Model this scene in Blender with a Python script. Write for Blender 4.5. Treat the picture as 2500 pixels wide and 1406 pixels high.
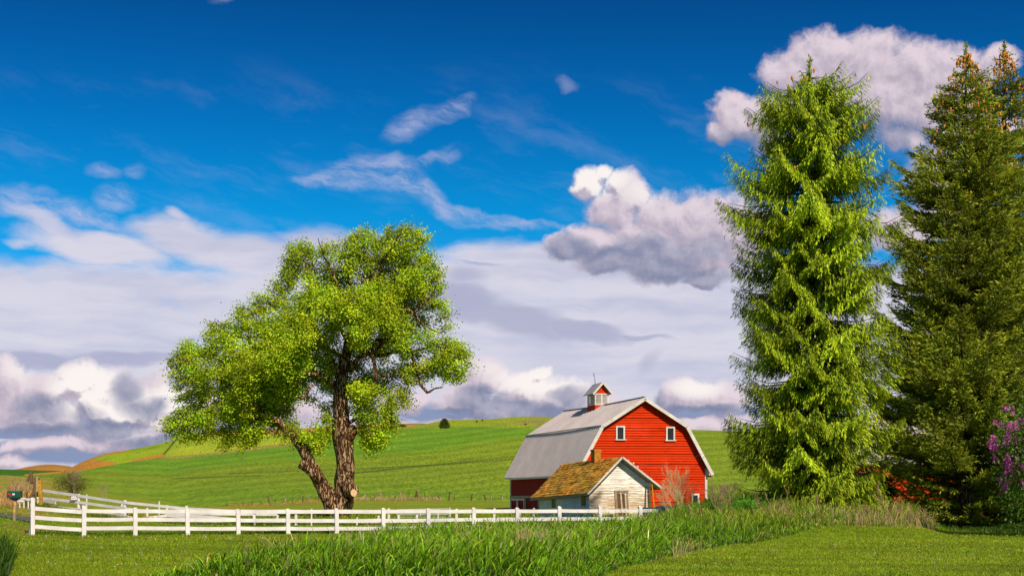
import bpy, bmesh, math, random
import numpy as np
from mathutils import Vector, Matrix, noise as mnoise
S = bpy.context.scene
for o in list(bpy.data.objects): bpy.data.objects.remove(o)
R = math.radians
F = 3600.0; CX = 1250.0; HY = 1225.0; EYE = 1.64      # focal length in photo pixels, principal column, horizon row, eye height

# ------------------------------------------------------------------ camera
cam = bpy.data.cameras.new('camera'); camo = bpy.data.objects.new('camera', cam)
S.collection.objects.link(camo); S.camera = camo
cam.sensor_width = 36; cam.lens = 36 * F / 2500; cam.shift_y = (HY - 703) / 2500
cam.clip_start = .5; cam.clip_end = 20000
camo.location = (0, 0, EYE); camo.rotation_euler = (R(90), 0, 0)
S.view_settings.view_transform = 'Standard'; S.view_settings.look = 'None'
S.view_settings.gamma = 1; S.view_settings.exposure = 0.25
S.render.engine = 'CYCLES'
S.cycles.max_bounces = 6; S.cycles.transparent_max_bounces = 8

# ------------------------------------------------------------------ sun and sky
SUN_EL, SUN_AZ = 38.0, 28.0          # azimuth: degrees to the right of straight behind the camera
sdir = Vector((math.sin(R(SUN_AZ)) * math.cos(R(SUN_EL)), -math.cos(R(SUN_AZ)) * math.cos(R(SUN_EL)), math.sin(R(SUN_EL))))
sl = bpy.data.lights.new('sun', 'SUN'); sl.energy = 4.6; sl.angle = R(.5); sl.color = (1, .88, .70)
so = bpy.data.objects.new('sun', sl); S.collection.objects.link(so)
so.rotation_euler = sdir.to_track_quat('Z', 'Y').to_euler()

W = bpy.data.worlds.new('World'); S.world = W; W.use_nodes = True
NT = W.node_tree; BG = NT.nodes['Background']; BG.inputs[1].default_value = .1

class NG:
    """tiny helper for node graphs"""
    def __init__(s, nt): s.nt = nt
    def n(s, t, **k):
        x = s.nt.nodes.new(t)
        for a, b in k.items(): setattr(x, a, b)
        return x
    def put(s, sock, v):
        if hasattr(v, 'links'): s.nt.links.new(v, sock)
        else: sock.default_value = v
    def m(s, op, a, b=0.0, c=0.0, clamp=False):
        x = s.n('ShaderNodeMath', operation=op, use_clamp=clamp)
        for i, v in enumerate((a, b, c)): s.put(x.inputs[i], v)
        return x.outputs[0]
    def v(s, op, a, b=(0, 0, 0), c=(0, 0, 0)):
        x = s.n('ShaderNodeVectorMath', operation=op)
        s.put(x.inputs[0], a); s.put(x.inputs[1], b)
        if op == 'MULTIPLY_ADD': s.put(x.inputs[2], c)
        return x.outputs['Value'] if op in ('DOT_PRODUCT', 'LENGTH') else x.outputs[0]
    def noise(s, vec, scale, detail=4, rough=.55, dist=0, dim='3D', color=False):
        x = s.n('ShaderNodeTexNoise', noise_dimensions=dim)
        s.put(x.inputs['Vector'], vec); x.inputs['Scale'].default_value = scale
        x.inputs['Detail'].default_value = detail; x.inputs['Roughness'].default_value = rough
        x.inputs['Distortion'].default_value = dist
        return x.outputs[1] if color else x.outputs[0]
    def ss(s, x, a, b, lo=0.0, hi=1.0):
        r = s.n('ShaderNodeMapRange', interpolation_type='SMOOTHSTEP')
        s.put(r.inputs[0], x); r.inputs[1].default_value = a; r.inputs[2].default_value = b
        r.inputs[3].default_value = lo; r.inputs[4].default_value = hi
        return r.outputs[0]
    def mix(s, f, a, b, mode='MIX'):
        x = s.n('ShaderNodeMix', data_type='RGBA', blend_type=mode)
        s.put(x.inputs['Factor'], f)
        for i, v in ((6, a), (7, b)):
            if not hasattr(v, 'links'): v = (*v[:3], 1)
            s.put(x.inputs[i], v)
        return x.outputs[2]
    def ramp(s, f, pts):
        x = s.n('ShaderNodeValToRGB'); e = x.color_ramp.elements
        while len(e) < len(pts): e.new(.5)
        for el, (p, c) in zip(e, pts): el.position = p; el.color = (*c[:3], 1)
        s.put(x.inputs[0], f); return x.outputs[0]

def srgb(r, g, b, k=1.0):
    f = lambda c: ((c / 255 + .055) / 1.055) ** 2.4 if c > 10 else c / 255 / 12.92
    return (f(r) * k, f(g) * k, f(b) * k)

def build_sky():
    g = NG(NT)
    sky = g.n('ShaderNodeTexSky', sky_type='NISHITA', sun_disc=False)
    sky.sun_elevation = R(SUN_EL); sky.sun_rotation = R(180 - SUN_AZ)
    tc = g.n('ShaderNodeTexCoord'); d = g.v('NORMALIZE', tc.outputs['Generated'])
    sx = g.n('ShaderNodeSeparateXYZ'); g.put(sx.inputs[0], d)
    x, y, z = sx.outputs
    # clear deep blue of a polarised late-afternoon sky, by elevation
    tint = g.ramp(g.m('MULTIPLY', z, 1.0), [(0, (.5, .85, 1.25)), (.12, (.05, .66, 1.12)), (.19, (.010, .53, .93)), (.25, (.006, .36, .75)),
                                            (.335, (.006, .18, .46)), (.45, (.1, .35, .6)), (.7, (.8, .9, 1))])
    base = g.mix(1.0, sky.outputs[0], tint, 'MULTIPLY')
    # direction -> tangent plane of the view towards +Y (kilopixel units of the photograph)
    yy = g.m('MAXIMUM', y, .08)
    u = g.m('MULTIPLY_ADD', g.m('DIVIDE', x, yy), 3.6, 1.25)
    w = g.m('MULTIPLY_ADD', g.m('DIVIDE', z, yy), -3.6, 1.225)
    cb = g.n('ShaderNodeCombineXYZ'); g.put(cb.inputs[0], u); g.put(cb.inputs[1], w)
    P0 = cb.outputs[0]
    front = g.ss(y, .12, .3)
    def warp(P, sc, amt, seed, det=4, stretch=(1, 1, 1)):
        q = g.v('MULTIPLY', g.v('ADD', P, (seed, seed * .7, seed)), stretch)
        n = g.noise(q, sc, det, .6, color=True)
        return g.v('MULTIPLY_ADD', g.v('SUBTRACT', n, (.5, .5, .5)), (amt, amt, 0), P)
    def blobs(P, lst):
        f = None
        for b in lst:
            cx, cy, rx, ry = b[:4]; wt = b[4] if len(b) > 4 else 1.0; an = b[5] if len(b) > 5 else 0
            v = g.v('SUBTRACT', P, (cx / 1000, cy / 1000, 0))
            if an:
                ro = g.n('ShaderNodeVectorRotate', rotation_type='Z_AXIS'); g.put(ro.inputs['Vector'], v)
                ro.inputs['Angle'].default_value = -R(an); v = ro.outputs[0]
            v = g.v('MULTIPLY', v, (1000 / rx, 1000 / ry, 0))
            e = g.m('MULTIPLY_ADD', g.v('DOT_PRODUCT', v, v), -wt, wt)
            f = e if f is None else g.m('MAXIMUM', f, e)
        return f
    # --- 1 high thin sheet
    Pw = warp(P0, 2.2, .10, 3.1, 4, (1, 2.5, 1))
    Pw = warp(Pw, 9, .022, 1.7, 5, (1, 2.0, 1))
    sep = g.n('ShaderNodeSeparateXYZ'); g.put(sep.inputs[0], Pw)
    rampy = g.ss(sep.outputs[1], .575, .70, -.5, 1.0)
    leftblue = blobs(Pw, [(60, 690, 300, 55, .12)])
    sheet = g.m('SUBTRACT', rampy, g.m('MAXIMUM', leftblue, 0))
    sheet = g.m('MAXIMUM', sheet, blobs(Pw, [(230, 605, 230, 45, 1, 8), (470, 590, 190, 60, 1, 12), (640, 640, 300, 75, 1, 12), (860, 610, 200, 55, 1, 5),
        (440, 540, 50, 22, .8, 20), (1270, 680, 360, 105, 1), (1150, 610, 120, 22, .55, -8), (130, 560, 130, 26, .7, 22), (60, 600, 60, 20, .6)]))
    hz = g.noise(g.v('MULTIPLY', Pw, (1, 2.8, 1)), 3.2, 8, .62)
    sheet = g.m('ADD', sheet, g.m('MULTIPLY_ADD', hz, 1.7, -.85))
    sa = g.ss(sheet, -.15, .9, 0, .94)
    streak = g.noise(g.v('MULTIPLY', Pw, (1, 6.5, 1)), 2.0, 5, .55)
    sc = g.mix(g.ss(streak, .30, .62), srgb(196, 195, 217), srgb(222, 217, 229))
    K = 10 / 2 ** S.view_settings.exposure
    k = lambda r, gg, b: srgb(r, gg, b, K)
    scK = g.v('MULTIPLY', sc, (K, K, K))
    col = g.mix(g.m('MULTIPLY', sa, front), base, scK)
    # --- 2 grey bands inside the sheet
    wd = blobs(Pw, [(1140, 745, 120, 48, 1, 10), (1260, 775, 180, 42, 1, 12), (1430, 800, 180, 22, 1, 7), (1580, 815, 110, 9, .8, 5), (1135, 690, 60, 30, .7),
                    (60, 880, 220, 26, 1), (280, 872, 200, 24, 1), (430, 862, 120, 12, .8), (1160, 655, 70, 8, .7, 5), (1600, 880, 60, 30, .5, -40)])
    col = g.mix(g.m('MULTIPLY', g.ss(wd, .0, .85, 0, .8), front), col, k(170, 173, 202))
    # --- 3 cirrus wisps: fibrous, thin
    Pc = warp(P0, 3.0, .10, 8.3, 3, (1, 1.5, 1)); Pc = warp(Pc, 9, .045, 2.2, 4); Pc = warp(Pc, 30, .014, 4.4, 4)
    ci = blobs(Pc, [(780, 432, 95, 26, .9, 4), (870, 425, 130, 52, 1), (950, 425, 120, 58, 1, 20), (1025, 465, 110, 40, 1, 35), (1080, 508, 100, 28, 1, 32),
                    (1150, 535, 130, 26, 1, 20), (1245, 556, 130, 18, .9, 10), (1340, 562, 90, 12, .7, 4), (1030, 405, 100, 22, .7, -30), (1095, 388, 50, 22, .6),
                    (995, 302, 85, 44, .85, -22), (1075, 275, 95, 34, .8, -25), (1115, 248, 55, 24, .7, -10), (1382, 209, 40, 18, .5, 25),
                    (60, 475, 95, 40, .9, 10), (150, 508, 150, 36, .95, 18), (235, 535, 95, 28, .85, 20), (272, 487, 70, 40, .8), (250, 418, 60, 26, .6, 15),
                    (328, 424, 34, 22, .5), (180, 562, 180, 26, .85, 15), (20, 500, 40, 32, .8), (555, 2, 50, 18, .5)])
    ro = g.n('ShaderNodeVectorRotate', rotation_type='Z_AXIS'); g.put(ro.inputs['Vector'], Pc); ro.inputs['Angle'].default_value = R(-16)
    cn = g.noise(g.v('MULTIPLY', ro.outputs[0], (1, 3.2, 1)), 7, 8, .68)
    cf = g.m('MULTIPLY', g.ss(ci, -.05, 1.15), g.ss(cn, .28, .74))
    veil = g.m('MULTIPLY', g.ss(g.noise(g.v('MULTIPLY', ro.outputs[0], (1, 4, 1)), 2.2, 7, .65), .48, .8, 0, .16), g.ss(sep.outputs[1], .1, .35))
    ca = g.m('MAXIMUM', g.m('MULTIPLY', cf, .86), veil)
    col = g.mix(g.m('MULTIPLY', ca, front), col, k(200, 199, 226))
    # --- 4 dark blue-grey layers low over the hills
    lowd = blobs(Pw, [(150, 1105, 260, 40, 1), (420, 1050, 260, 45, .9), (60, 1050, 190, 22, 1), (1120, 1005, 190, 24, .9), (1330, 1005, 200, 20, .8), (1690, 1008, 210, 22, 1), (1000, 985, 120, 20, .7)])
    col = g.mix(g.m('MULTIPLY', g.ss(g.m('ADD', lowd, g.m('MULTIPLY_ADD', streak, 1.2, -.6)), -.1, .6, 0, .9), front), col, k(126, 144, 182))
    # --- 5 cumulus
    puffs = [(1445, 438, 46, 40), (1475, 420, 30, 28), (1530, 462, 62, 55), (1490, 505, 75, 62), (1610, 525, 95, 70), (1700, 535, 115, 84), (1560, 592, 135, 80), (1700, 615, 155, 90),
             (1450, 592, 92, 58), (1385, 600, 80, 36), (1620, 655, 150, 46), (1810, 560, 125, 110), (1500, 640, 110, 40), (1720, 690, 70, 22),
             (2020, 135, 110, 68), (2120, 155, 135, 84), (1945, 180, 88, 66), (2240, 172, 125, 76), (2330, 185, 92, 88), (2150, 240, 165, 92), (2290, 250, 135, 90), (1795, 290, 78, 62),
             (1860, 305, 92, 66), (1752, 335, 40, 28), (2210, 330, 90, 34), (2010, 250, 125, 72), (2430, 150, 60, 45), (2390, 330, 140, 60), (2290, 440, 80, 120), (2200, 560, 120, 60),
             (15, 925, 62, 70), (55, 980, 92, 72), (200, 945, 82, 58), (130, 962, 66, 46), (262, 985, 108, 92), (110, 1022, 125, 48), (335, 990, 92, 72), (405, 975, 100, 78),
             (300, 1060, 150, 40), (150, 1085, 170, 22), (20, 1120, 42, 24), (455, 1020, 120, 90), (600, 1000, 150, 60), (700, 1000, 120, 50),
             (1172, 925, 74, 56), (1130, 975, 100, 40), (1292, 950, 80, 52), (1310, 905, 30, 22), (1362, 962, 88, 52), (1250, 1000, 150, 40), (1432, 985, 90, 46),
             (1668, 958, 64, 38), (1720, 966, 62, 40), (1640, 975, 50, 34), (1772, 975, 60, 50), (1700, 1035, 180, 22), (1050, 1030, 200, 16), (980, 965, 70, 40)]
    dark = [(1500, 640, 120, 52), (1610, 660, 140, 55), (1700, 690, 130, 38), (1385, 605, 75, 40), (1560, 600, 90, 40, .7), (1690, 620, 110, 50, .7),
            (100, 1000, 85, 40, .7), (60, 1052, 160, 22), (240, 1048, 160, 28), (312, 960, 42, 50, .8), (352, 1002, 62, 34, .8), (400, 1075, 150, 22), (205, 1020, 62, 28, .6), (430, 940, 30, 22, .7),
            (1172, 975, 80, 42), (1275, 990, 90, 28), (1335, 1002, 110, 24), (1395, 962, 62, 34, .9), (1700, 1002, 150, 20), (1575, 985, 70, 36, .8), (1100, 1010, 150, 20),
            (2160, 315, 150, 46, .8), (1800, 350, 90, 28, .7), (2050, 320, 110, 40, .7), (2300, 380, 120, 60, .6)]
    def dens(P, det):
        Q = warp(P, 4.5, .085, 5.2, 3); Q = warp(Q, 13, .042, 9.7, 4)
        f = blobs(Q, puffs)
        n = g.noise(Q, 20, det, .62)
        return g.m('ADD', f, g.m('MULTIPLY_ADD', n, 1.5, -.78)), Q
    D1, Q = dens(P0, 8)
    D2, _ = dens(g.v('ADD', P0, (.012, -.022, 0)), 4)      # towards the light
    lit = g.ss(g.m('SUBTRACT', D1, D2), -.60, .62)
    al = g.ss(D1, -.22, .62, 0, .97)
    dk = g.ss(g.m('ADD', blobs(Q, dark), g.m('MULTIPLY_ADD', g.noise(Q, 8, 7, .62), 1.5, -.72)), -.15, .85, 0, .95)
    body = g.mix(lit, srgb(178, 166, 184), srgb(229, 213, 222))
    shad = g.mix(lit, srgb(124, 132, 162), srgb(166, 166, 188))
    bright = blobs(P0, [(215, 950, 120, 100), (300, 1005, 150, 80), (420, 980, 90, 70, .8), (1450, 430, 120, 70, .9), (1560, 470, 90, 50, .5), (1700, 945, 90, 40, .7), (1330, 930, 180, 60, .8), (1200, 900, 60, 40, .4), (50, 890, 70, 60, .5)])
    body = g.mix(g.m('MULTIPLY', g.ss(bright, 0, .8), g.ss(lit, .0, .5)), body, srgb(253, 245, 241))
    cc = g.mix(dk, body, shad)
    cc = g.v('MULTIPLY', cc, (K, K, K))
    col = g.mix(g.m('MULTIPLY', al, front), col, cc)
    # the detailed clouds fill the sky in front; elsewhere a plain sky with a soft low cloud sheet (cheaper to light from)
    win = g.m('MULTIPLY', g.ss(y, .62, .72), g.m('MULTIPLY', g.ss(z, -.03, -.01), g.ss(z, .5, .42)))
    lowc = g.m('MULTIPLY', g.ss(g.noise(g.v('MULTIPLY', d, (1, 1, 3.5)), 2.6, 4, .6), .42, .62), g.ss(z, .4, .16, 0, .85))
    col0 = g.mix(lowc, base, k(205, 202, 216))
    bg2 = g.n('ShaderNodeBackground'); bg2.inputs[1].default_value = .1
    mx = g.n('ShaderNodeMixShader'); g.put(mx.inputs[0], win); g.put(mx.inputs[1], bg2.outputs[0]); g.put(mx.inputs[2], BG.outputs[0])
    g.put(bg2.inputs[0], col0); g.put(BG.inputs[0], col); g.put(NT.nodes['World Output'].inputs[0], mx.outputs[0])
W.cycles.sampling_method = 'MANUAL'; W.cycles.sample_map_resolution = 128
build_sky()

# ------------------------------------------------------------------ helpers
COLL = S.collection
def tag(o, label=None, cat=None, group=None, kind=None):
    if label: o['label'] = label
    if cat: o['category'] = cat
    if group: o['group'] = group
    if kind: o['kind'] = kind
    return o
def thing(name, label, cat, loc, group=None):
    o = bpy.data.objects.new(name, None); COLL.objects.link(o); o.location = loc; o.empty_display_size = .3
    return tag(o, label, cat, group)
def link(name, me, parent=None, mat=None):
    o = bpy.data.objects.new(name, me); COLL.objects.link(o)
    if mat: me.materials.append(mat)
    if parent: o.parent = parent
    return o
def wl(o):      # world location of a thing or part chain (no rotations used)
    v = Vector((0, 0, 0))
    while o: v += o.location; o = o.parent
    return v
def np_mesh(name, V, quads=None, tris=None, col=None, smooth=False):
    me = bpy.data.meshes.new(name); V = np.asarray(V, np.float32)
    me.vertices.add(len(V)); me.vertices.foreach_set('co', V.ravel())
    q = np.asarray(quads, np.int32).reshape(-1, 4) if quads is not None and len(quads) else np.zeros((0, 4), np.int32)
    t = np.asarray(tris, np.int32).reshape(-1, 3) if tris is not None and len(tris) else np.zeros((0, 3), np.int32)
    idx = np.concatenate([q.ravel(), t.ravel()]); me.loops.add(len(idx)); me.loops.foreach_set('vertex_index', idx)
    n = len(q) + len(t); me.polygons.add(n)
    st = np.concatenate([np.arange(len(q)) * 4, len(q) * 4 + np.arange(len(t)) * 3]).astype(np.int32)
    tot = np.concatenate([np.full(len(q), 4), np.full(len(t), 3)]).astype(np.int32)
    me.polygons.foreach_set('loop_start', st); me.polygons.foreach_set('loop_total', tot)
    if smooth: me.polygons.foreach_set('use_smooth', np.ones(n, bool))
    me.update(calc_edges=True)
    if col is not None:
        a = me.color_attributes.new('Col', 'FLOAT_COLOR', 'POINT')
        c = np.ones((len(V), 4), np.float32); c[:, :3] = col; a.data.foreach_set('color', c.ravel())
    return me
class MB:
    def __init__(s): s.v = []; s.f = []; s.c = []
    def add(s, vs, fs, c=(1, 1, 1)):
        k = len(s.v); s.v += [tuple(v) for v in vs]; s.f += [tuple(i + k for i in f) for f in fs]; s.c += [c] * len(vs)
    def quad(s, a, b, c, d, col=(1, 1, 1)): s.add((a, b, c, d), ((0, 1, 2, 3),), col)
    def hexa(s, p, c=(1, 1, 1)):     # 8 corners: bottom 0-3, top 4-7
        s.add(p, ((3, 2, 1, 0), (4, 5, 6, 7), (0, 1, 5, 4), (1, 2, 6, 5), (2, 3, 7, 6), (3, 0, 4, 7)), c)
    def box(s, c, sx, sy, sz, rz=0, taper=0, lean=(0, 0), col=(1, 1, 1)):
        cs, sn = math.cos(rz), math.sin(rz); p = []
        for k, z in ((0, -sz / 2), (1, sz / 2)):
            f = 1 - taper * k
            for x, y in ((-1, -1), (1, -1), (1, 1), (-1, 1)):
                X, Y = x * sx / 2 * f, y * sy / 2 * f
                p.append((c[0] + X * cs - Y * sn + lean[0] * k, c[1] + X * sn + Y * cs + lean[1] * k, c[2] + z))
        s.hexa(p, col)
    def beam(s, a, b, w, h, up=(0, 0, 1), col=(1, 1, 1)):   # box from a to b, w across, h along up
        a, b, up = Vector(a), Vector(b), Vector(up); d = (b - a).normalized()
        sd = d.cross(up).normalized(); u = sd.cross(d).normalized()
        p = []
        for q in (a, b):
            p += [q - sd * w / 2 - u * h / 2, q + sd * w / 2 - u * h / 2, q + sd * w / 2 + u * h / 2, q - sd * w / 2 + u * h / 2]
        s.hexa(p, col)
    def tube(s, pts, rad, n=8, cap=True, jit=0, rng=None, col=(1, 1, 1)):
        pts = [Vector(p) for p in pts]; N = len(pts)
        if not hasattr(rad, '__len__'): rad = [rad] * N
        ref = Vector((.13, .97, .21)); rings = []; base = len(s.v)
        for i, p in enumerate(pts):
            d = (pts[min(i + 1, N - 1)] - pts[max(i - 1, 0)]).normalized()
            x = d.cross(ref)
            if x.length < .05: x = d.cross(Vector((1, 0, 0)))
            x.normalize(); y = d.cross(x)
            for k in range(n):
                a = 2 * math.pi * k / n; r = rad[i]
                if jit: r *= 1 + jit * (mnoise.noise(Vector((math.cos(a) * 1.6, math.sin(a) * 1.6, i * .45)) + p * .35))
                q = p + x * (math.cos(a) * r) + y * (math.sin(a) * r)
                s.v.append(tuple(q)); s.c.append(col)
        for i in range(N - 1):
            for k in range(n):
                a = base + i * n + k; b = base + i * n + (k + 1) % n
                s.f.append((a, b, b + n, a + n))
        if cap:
            s.f.append(tuple(base + k for k in range(n))[::-1]); s.f.append(tuple(base + (N - 1) * n + k for k in range(n)))
    def mesh(s, name, off=(0, 0, 0), smooth=False, colors=False):
        me = bpy.data.meshes.new(name)
        me.from_pydata([(v[0] - off[0], v[1] - off[1], v[2] - off[2]) for v in s.v], [], s.f); me.update()
        if smooth: me.polygons.foreach_set('use_smooth', np.ones(len(me.polygons), bool))
        if colors:
            a = me.color_attributes.new('Col', 'FLOAT_COLOR', 'POINT')
            c = np.ones((len(s.v), 4), np.float32); c[:, :3] = np.array(s.c)[:, :3]; a.data.foreach_set('color', c.ravel())
        return me
    def build(s, name, mat, parent=None, smooth=False, colors=False):
        off = wl(parent) if parent else (0, 0, 0)
        return link(name, s.mesh(name, off, smooth, colors), parent, mat)

# ------------------------------------------------------------------ materials
def mat_new(name):
    m = bpy.data.materials.new(name); m.use_nodes = True
    b = m.node_tree.nodes['Principled BSDF']; return m, NG(m.node_tree), b
def mat(name, c1, c2=None, scale=2.0, rough=.7, spec=.3, bump=0, bscale=None, stretch=(1, 1, 1), attr=False, metal=0, lo=.35, hi=.65, det=6):
    m, g, b = mat_new(name)
    tc = g.n('ShaderNodeTexCoord').outputs['Object']
    v = g.v('MULTIPLY', tc, stretch)
    col = g.mix(g.ss(g.noise(v, scale, det, .6), lo, hi), c1, c2 or c1)
    if attr:
        a = g.n('ShaderNodeAttribute', attribute_name='Col'); col = g.mix(1.0, col, a.outputs[0], 'MULTIPLY')
    g.put(b.inputs['Base Color'], col); b.inputs['Roughness'].default_value = rough
    b.inputs['Specular IOR Level'].default_value = spec; b.inputs['Metallic'].default_value = metal
    if bump:
        bp = g.n('ShaderNodeBump'); bp.inputs['Strength'].default_value = bump; bp.inputs['Distance'].default_value = .05
        g.put(bp.inputs['Height'], g.noise(v, bscale or scale * 3, 6, .65)); g.put(b.inputs['Normal'], bp.outputs[0])
    return m
def mat_leaf(name, trans=.35, rough=.5, spec=.3, hue=None):
    m, g, b = mat_new(name)
    a = g.n('ShaderNodeAttribute', attribute_name='Col').outputs[0]
    g.put(b.inputs['Base Color'], a); b.inputs['Roughness'].default_value = rough; b.inputs['Specular IOR Level'].default_value = spec
    t = g.n('ShaderNodeBsdfTranslucent'); g.put(t.inputs[0], g.mix(1.0, a, (1.15, 1.1, .5), 'MULTIPLY'))
    mx = g.n('ShaderNodeMixShader'); mx.inputs[0].default_value = trans
    out = m.node_tree.nodes['Material Output']
    g.put(mx.inputs[1], b.outputs[0]); g.put(mx.inputs[2], t.outputs[0]); g.put(out.inputs[0], mx.outputs[0])
    return m
def mat_field(name, det=1.0):
    """crop or meadow: vertex colour broken up by clumps and drill rows"""
    m, g, b = mat_new(name)
    a = g.n('ShaderNodeAttribute', attribute_name='Col').outputs[0]
    tc = g.n('ShaderNodeTexCoord').outputs['Object']
    n1 = g.noise(g.v('MULTIPLY', tc, (1, .12 if det < 1.5 else .35, 1)), 2.2 * det, 6, .72)
    n2 = g.noise(tc, .05 * det, 4, .6)
    n3 = g.noise(g.v('MULTIPLY', tc, (1, .4, 1)), 5 * det, 3, .6)
    f = g.m('ADD', g.m('MULTIPLY', g.ss(n1, .3, .7), .7), g.m('MULTIPLY', n2, .45)); f = g.m('ADD', f, g.m('MULTIPLY', n3, .35))
    c = g.mix(g.ss(f, .45, 1.1), g.mix(1.0, a, (.50, .62, .65), 'MULTIPLY'), g.mix(1.0, a, (1.30, 1.2, 1.15), 'MULTIPLY'))
    g.put(b.inputs['Base Color'], c); b.inputs['Roughness'].default_value = .9; b.inputs['Specular IOR Level'].default_value = .1
    bp = g.n('ShaderNodeBump'); bp.inputs['Strength'].default_value = .7; bp.inputs['Distance'].default_value = .35 / det
    g.put(bp.inputs['Height'], g.noise(g.v('MULTIPLY', tc, (1, .6, 1)), 1.6 * det, 8, .75)); g.put(b.inputs['Normal'], bp.outputs[0])
    return m
def mat_paintwood(name, paint, wood, amt, stretch, scale=3.0, rough=.6, low=None):
    """flaking paint over bare boards; low=(z0,z1): more bare wood towards z0"""
    m, g, b = mat_new(name)
    tc = g.n('ShaderNodeTexCoord').outputs['Object']
    v = g.v('MULTIPLY', tc, stretch); n = g.noise(v, scale, 8, .68)
    if low:
        sp = g.n('ShaderNodeSeparateXYZ'); g.put(sp.inputs[0], tc)
        n = g.m('ADD', n, g.ss(sp.outputs[2], low[0], low[1], .14, -.10))
    w2 = g.mix(g.noise(v, scale * 4, 5, .6), tuple(c * .65 for c in wood), tuple(min(1, c * 1.3) for c in wood))
    p2 = g.mix(g.ss(g.noise(tc, .9, 6, .65), .3, .7), tuple(c * .76 for c in paint), paint)
    c = g.mix(g.ss(n, amt - .05, amt + .05), p2, w2)
    g.put(b.inputs['Base Color'], c); b.inputs['Roughness'].default_value = rough; b.inputs['Specular IOR Level'].default_value = .25
    bp = g.n('ShaderNodeBump'); bp.inputs['Strength'].default_value = .35; bp.inputs['Distance'].default_value = .01
    g.put(bp.inputs['Height'], n); g.put(b.inputs['Normal'], bp.outputs[0])
    return m
def mat_bark(name, light, dark, mid, sc=1.0):
    m, g, b = mat_new(name)
    tc = g.n('ShaderNodeTexCoord').outputs['Object']
    q = g.v('ADD', tc, g.v('MULTIPLY', g.v('SUBTRACT', g.noise(tc, 1.5 * sc, 4, .6, color=True), (.5, .5, .5)), (.5 / sc,) * 3))
    v = g.v('MULTIPLY', q, (1, 1, .10))
    vo = g.n('ShaderNodeTexVoronoi', feature='DISTANCE_TO_EDGE'); g.put(vo.inputs['Vector'], v); vo.inputs['Scale'].default_value = 6.0 * sc
    n = g.noise(v, 9 * sc, 6, .65)
    h = g.m('ADD', g.m('MULTIPLY', g.ss(vo.outputs[0], .0, .22), .8), g.m('MULTIPLY', n, .45))
    c = g.mix(g.ss(h, .2, .75), dark, mid); c = g.mix(g.ss(h, .72, 1.05), c, light)
    og = g.ss(g.noise(tc, .9 * sc, 4, .6), .52, .66, 0, .7); c = g.mix(g.m('MULTIPLY', og, g.ss(h, .45, .8)), c, tuple(x * y for x, y in zip(mid, (1.35, .9, .4))))
    g.put(b.inputs['Base Color'], c); b.inputs['Roughness'].default_value = .9; b.inputs['Specular IOR Level'].default_value = .1
    bp = g.n('ShaderNodeBump'); bp.inputs['Strength'].default_value = 1.0; bp.inputs['Distance'].default_value = .14 / sc
    g.put(bp.inputs['Height'], h); g.put(b.inputs['Normal'], bp.outputs[0])
    return m
def mat_siding(name, c1, c2, stain):
    m, g, b = mat_new(name)
    tc = g.n('ShaderNodeTexCoord').outputs['Object']
    n = g.noise(g.v('MULTIPLY', tc, (.6, .6, 5)), 1.4, 6, .65)
    c = g.mix(g.ss(n, .3, .72), c1, c2)
    s = g.ss(g.noise(g.v('MULTIPLY', tc, (2.2, 2.2, .5)), 1.1, 7, .7), .54, .72, 0, .7)
    c = g.mix(s, c, stain)
    sp = g.n('ShaderNodeSeparateXYZ'); g.put(sp.inputs[0], tc)
    c = g.mix(g.m('MULTIPLY', g.ss(sp.outputs[2], 1.4, .1), g.ss(g.noise(tc, 1.6, 6, .65), .35, .65)), c, tuple(x * .55 + .02 for x in stain)); fd = g.ss(g.noise(tc, .45, 5, .6), .5, .75, 0, .35); c = g.mix(fd, c, tuple(min(1, x * 1.25 + .03) for x in c2))
    ck = g.ss(g.noise(g.v('MULTIPLY', tc, (1.2, 1.2, 14)), 1.0, 3, .5), .67, .70, 0, .75); c = g.mix(ck, c, tuple(x * .25 for x in c1))
    g.put(b.inputs['Base Color'], c); b.inputs['Roughness'].default_value = .85; b.inputs['Specular IOR Level'].default_value = .08
    return m
def mat_metalroof(name):
    m, g, b = mat_new(name)
    tc = g.n('ShaderNodeTexCoord').outputs['Object']
    n = g.noise(tc, .5, 6, .65); st = g.noise(g.v('MULTIPLY', tc, (1, 1, .05)), 3.0, 4, .6)
    c = g.mix(g.ss(n, .35, .7), (.40, .35, .355), (.48, .42, .412)); c = g.mix(g.ss(st, .45, .75, 0, .5), c, (.36, .31, .315))
    rs = g.ss(g.noise(tc, 1.3, 7, .7), .64, .78, 0, .4); c = g.mix(rs, c, (.36, .26, .21))
    g.put(b.inputs['Base Color'], c); b.inputs['Roughness'].default_value = .55; b.inputs['Specular IOR Level'].default_value = .35
    return m
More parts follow.
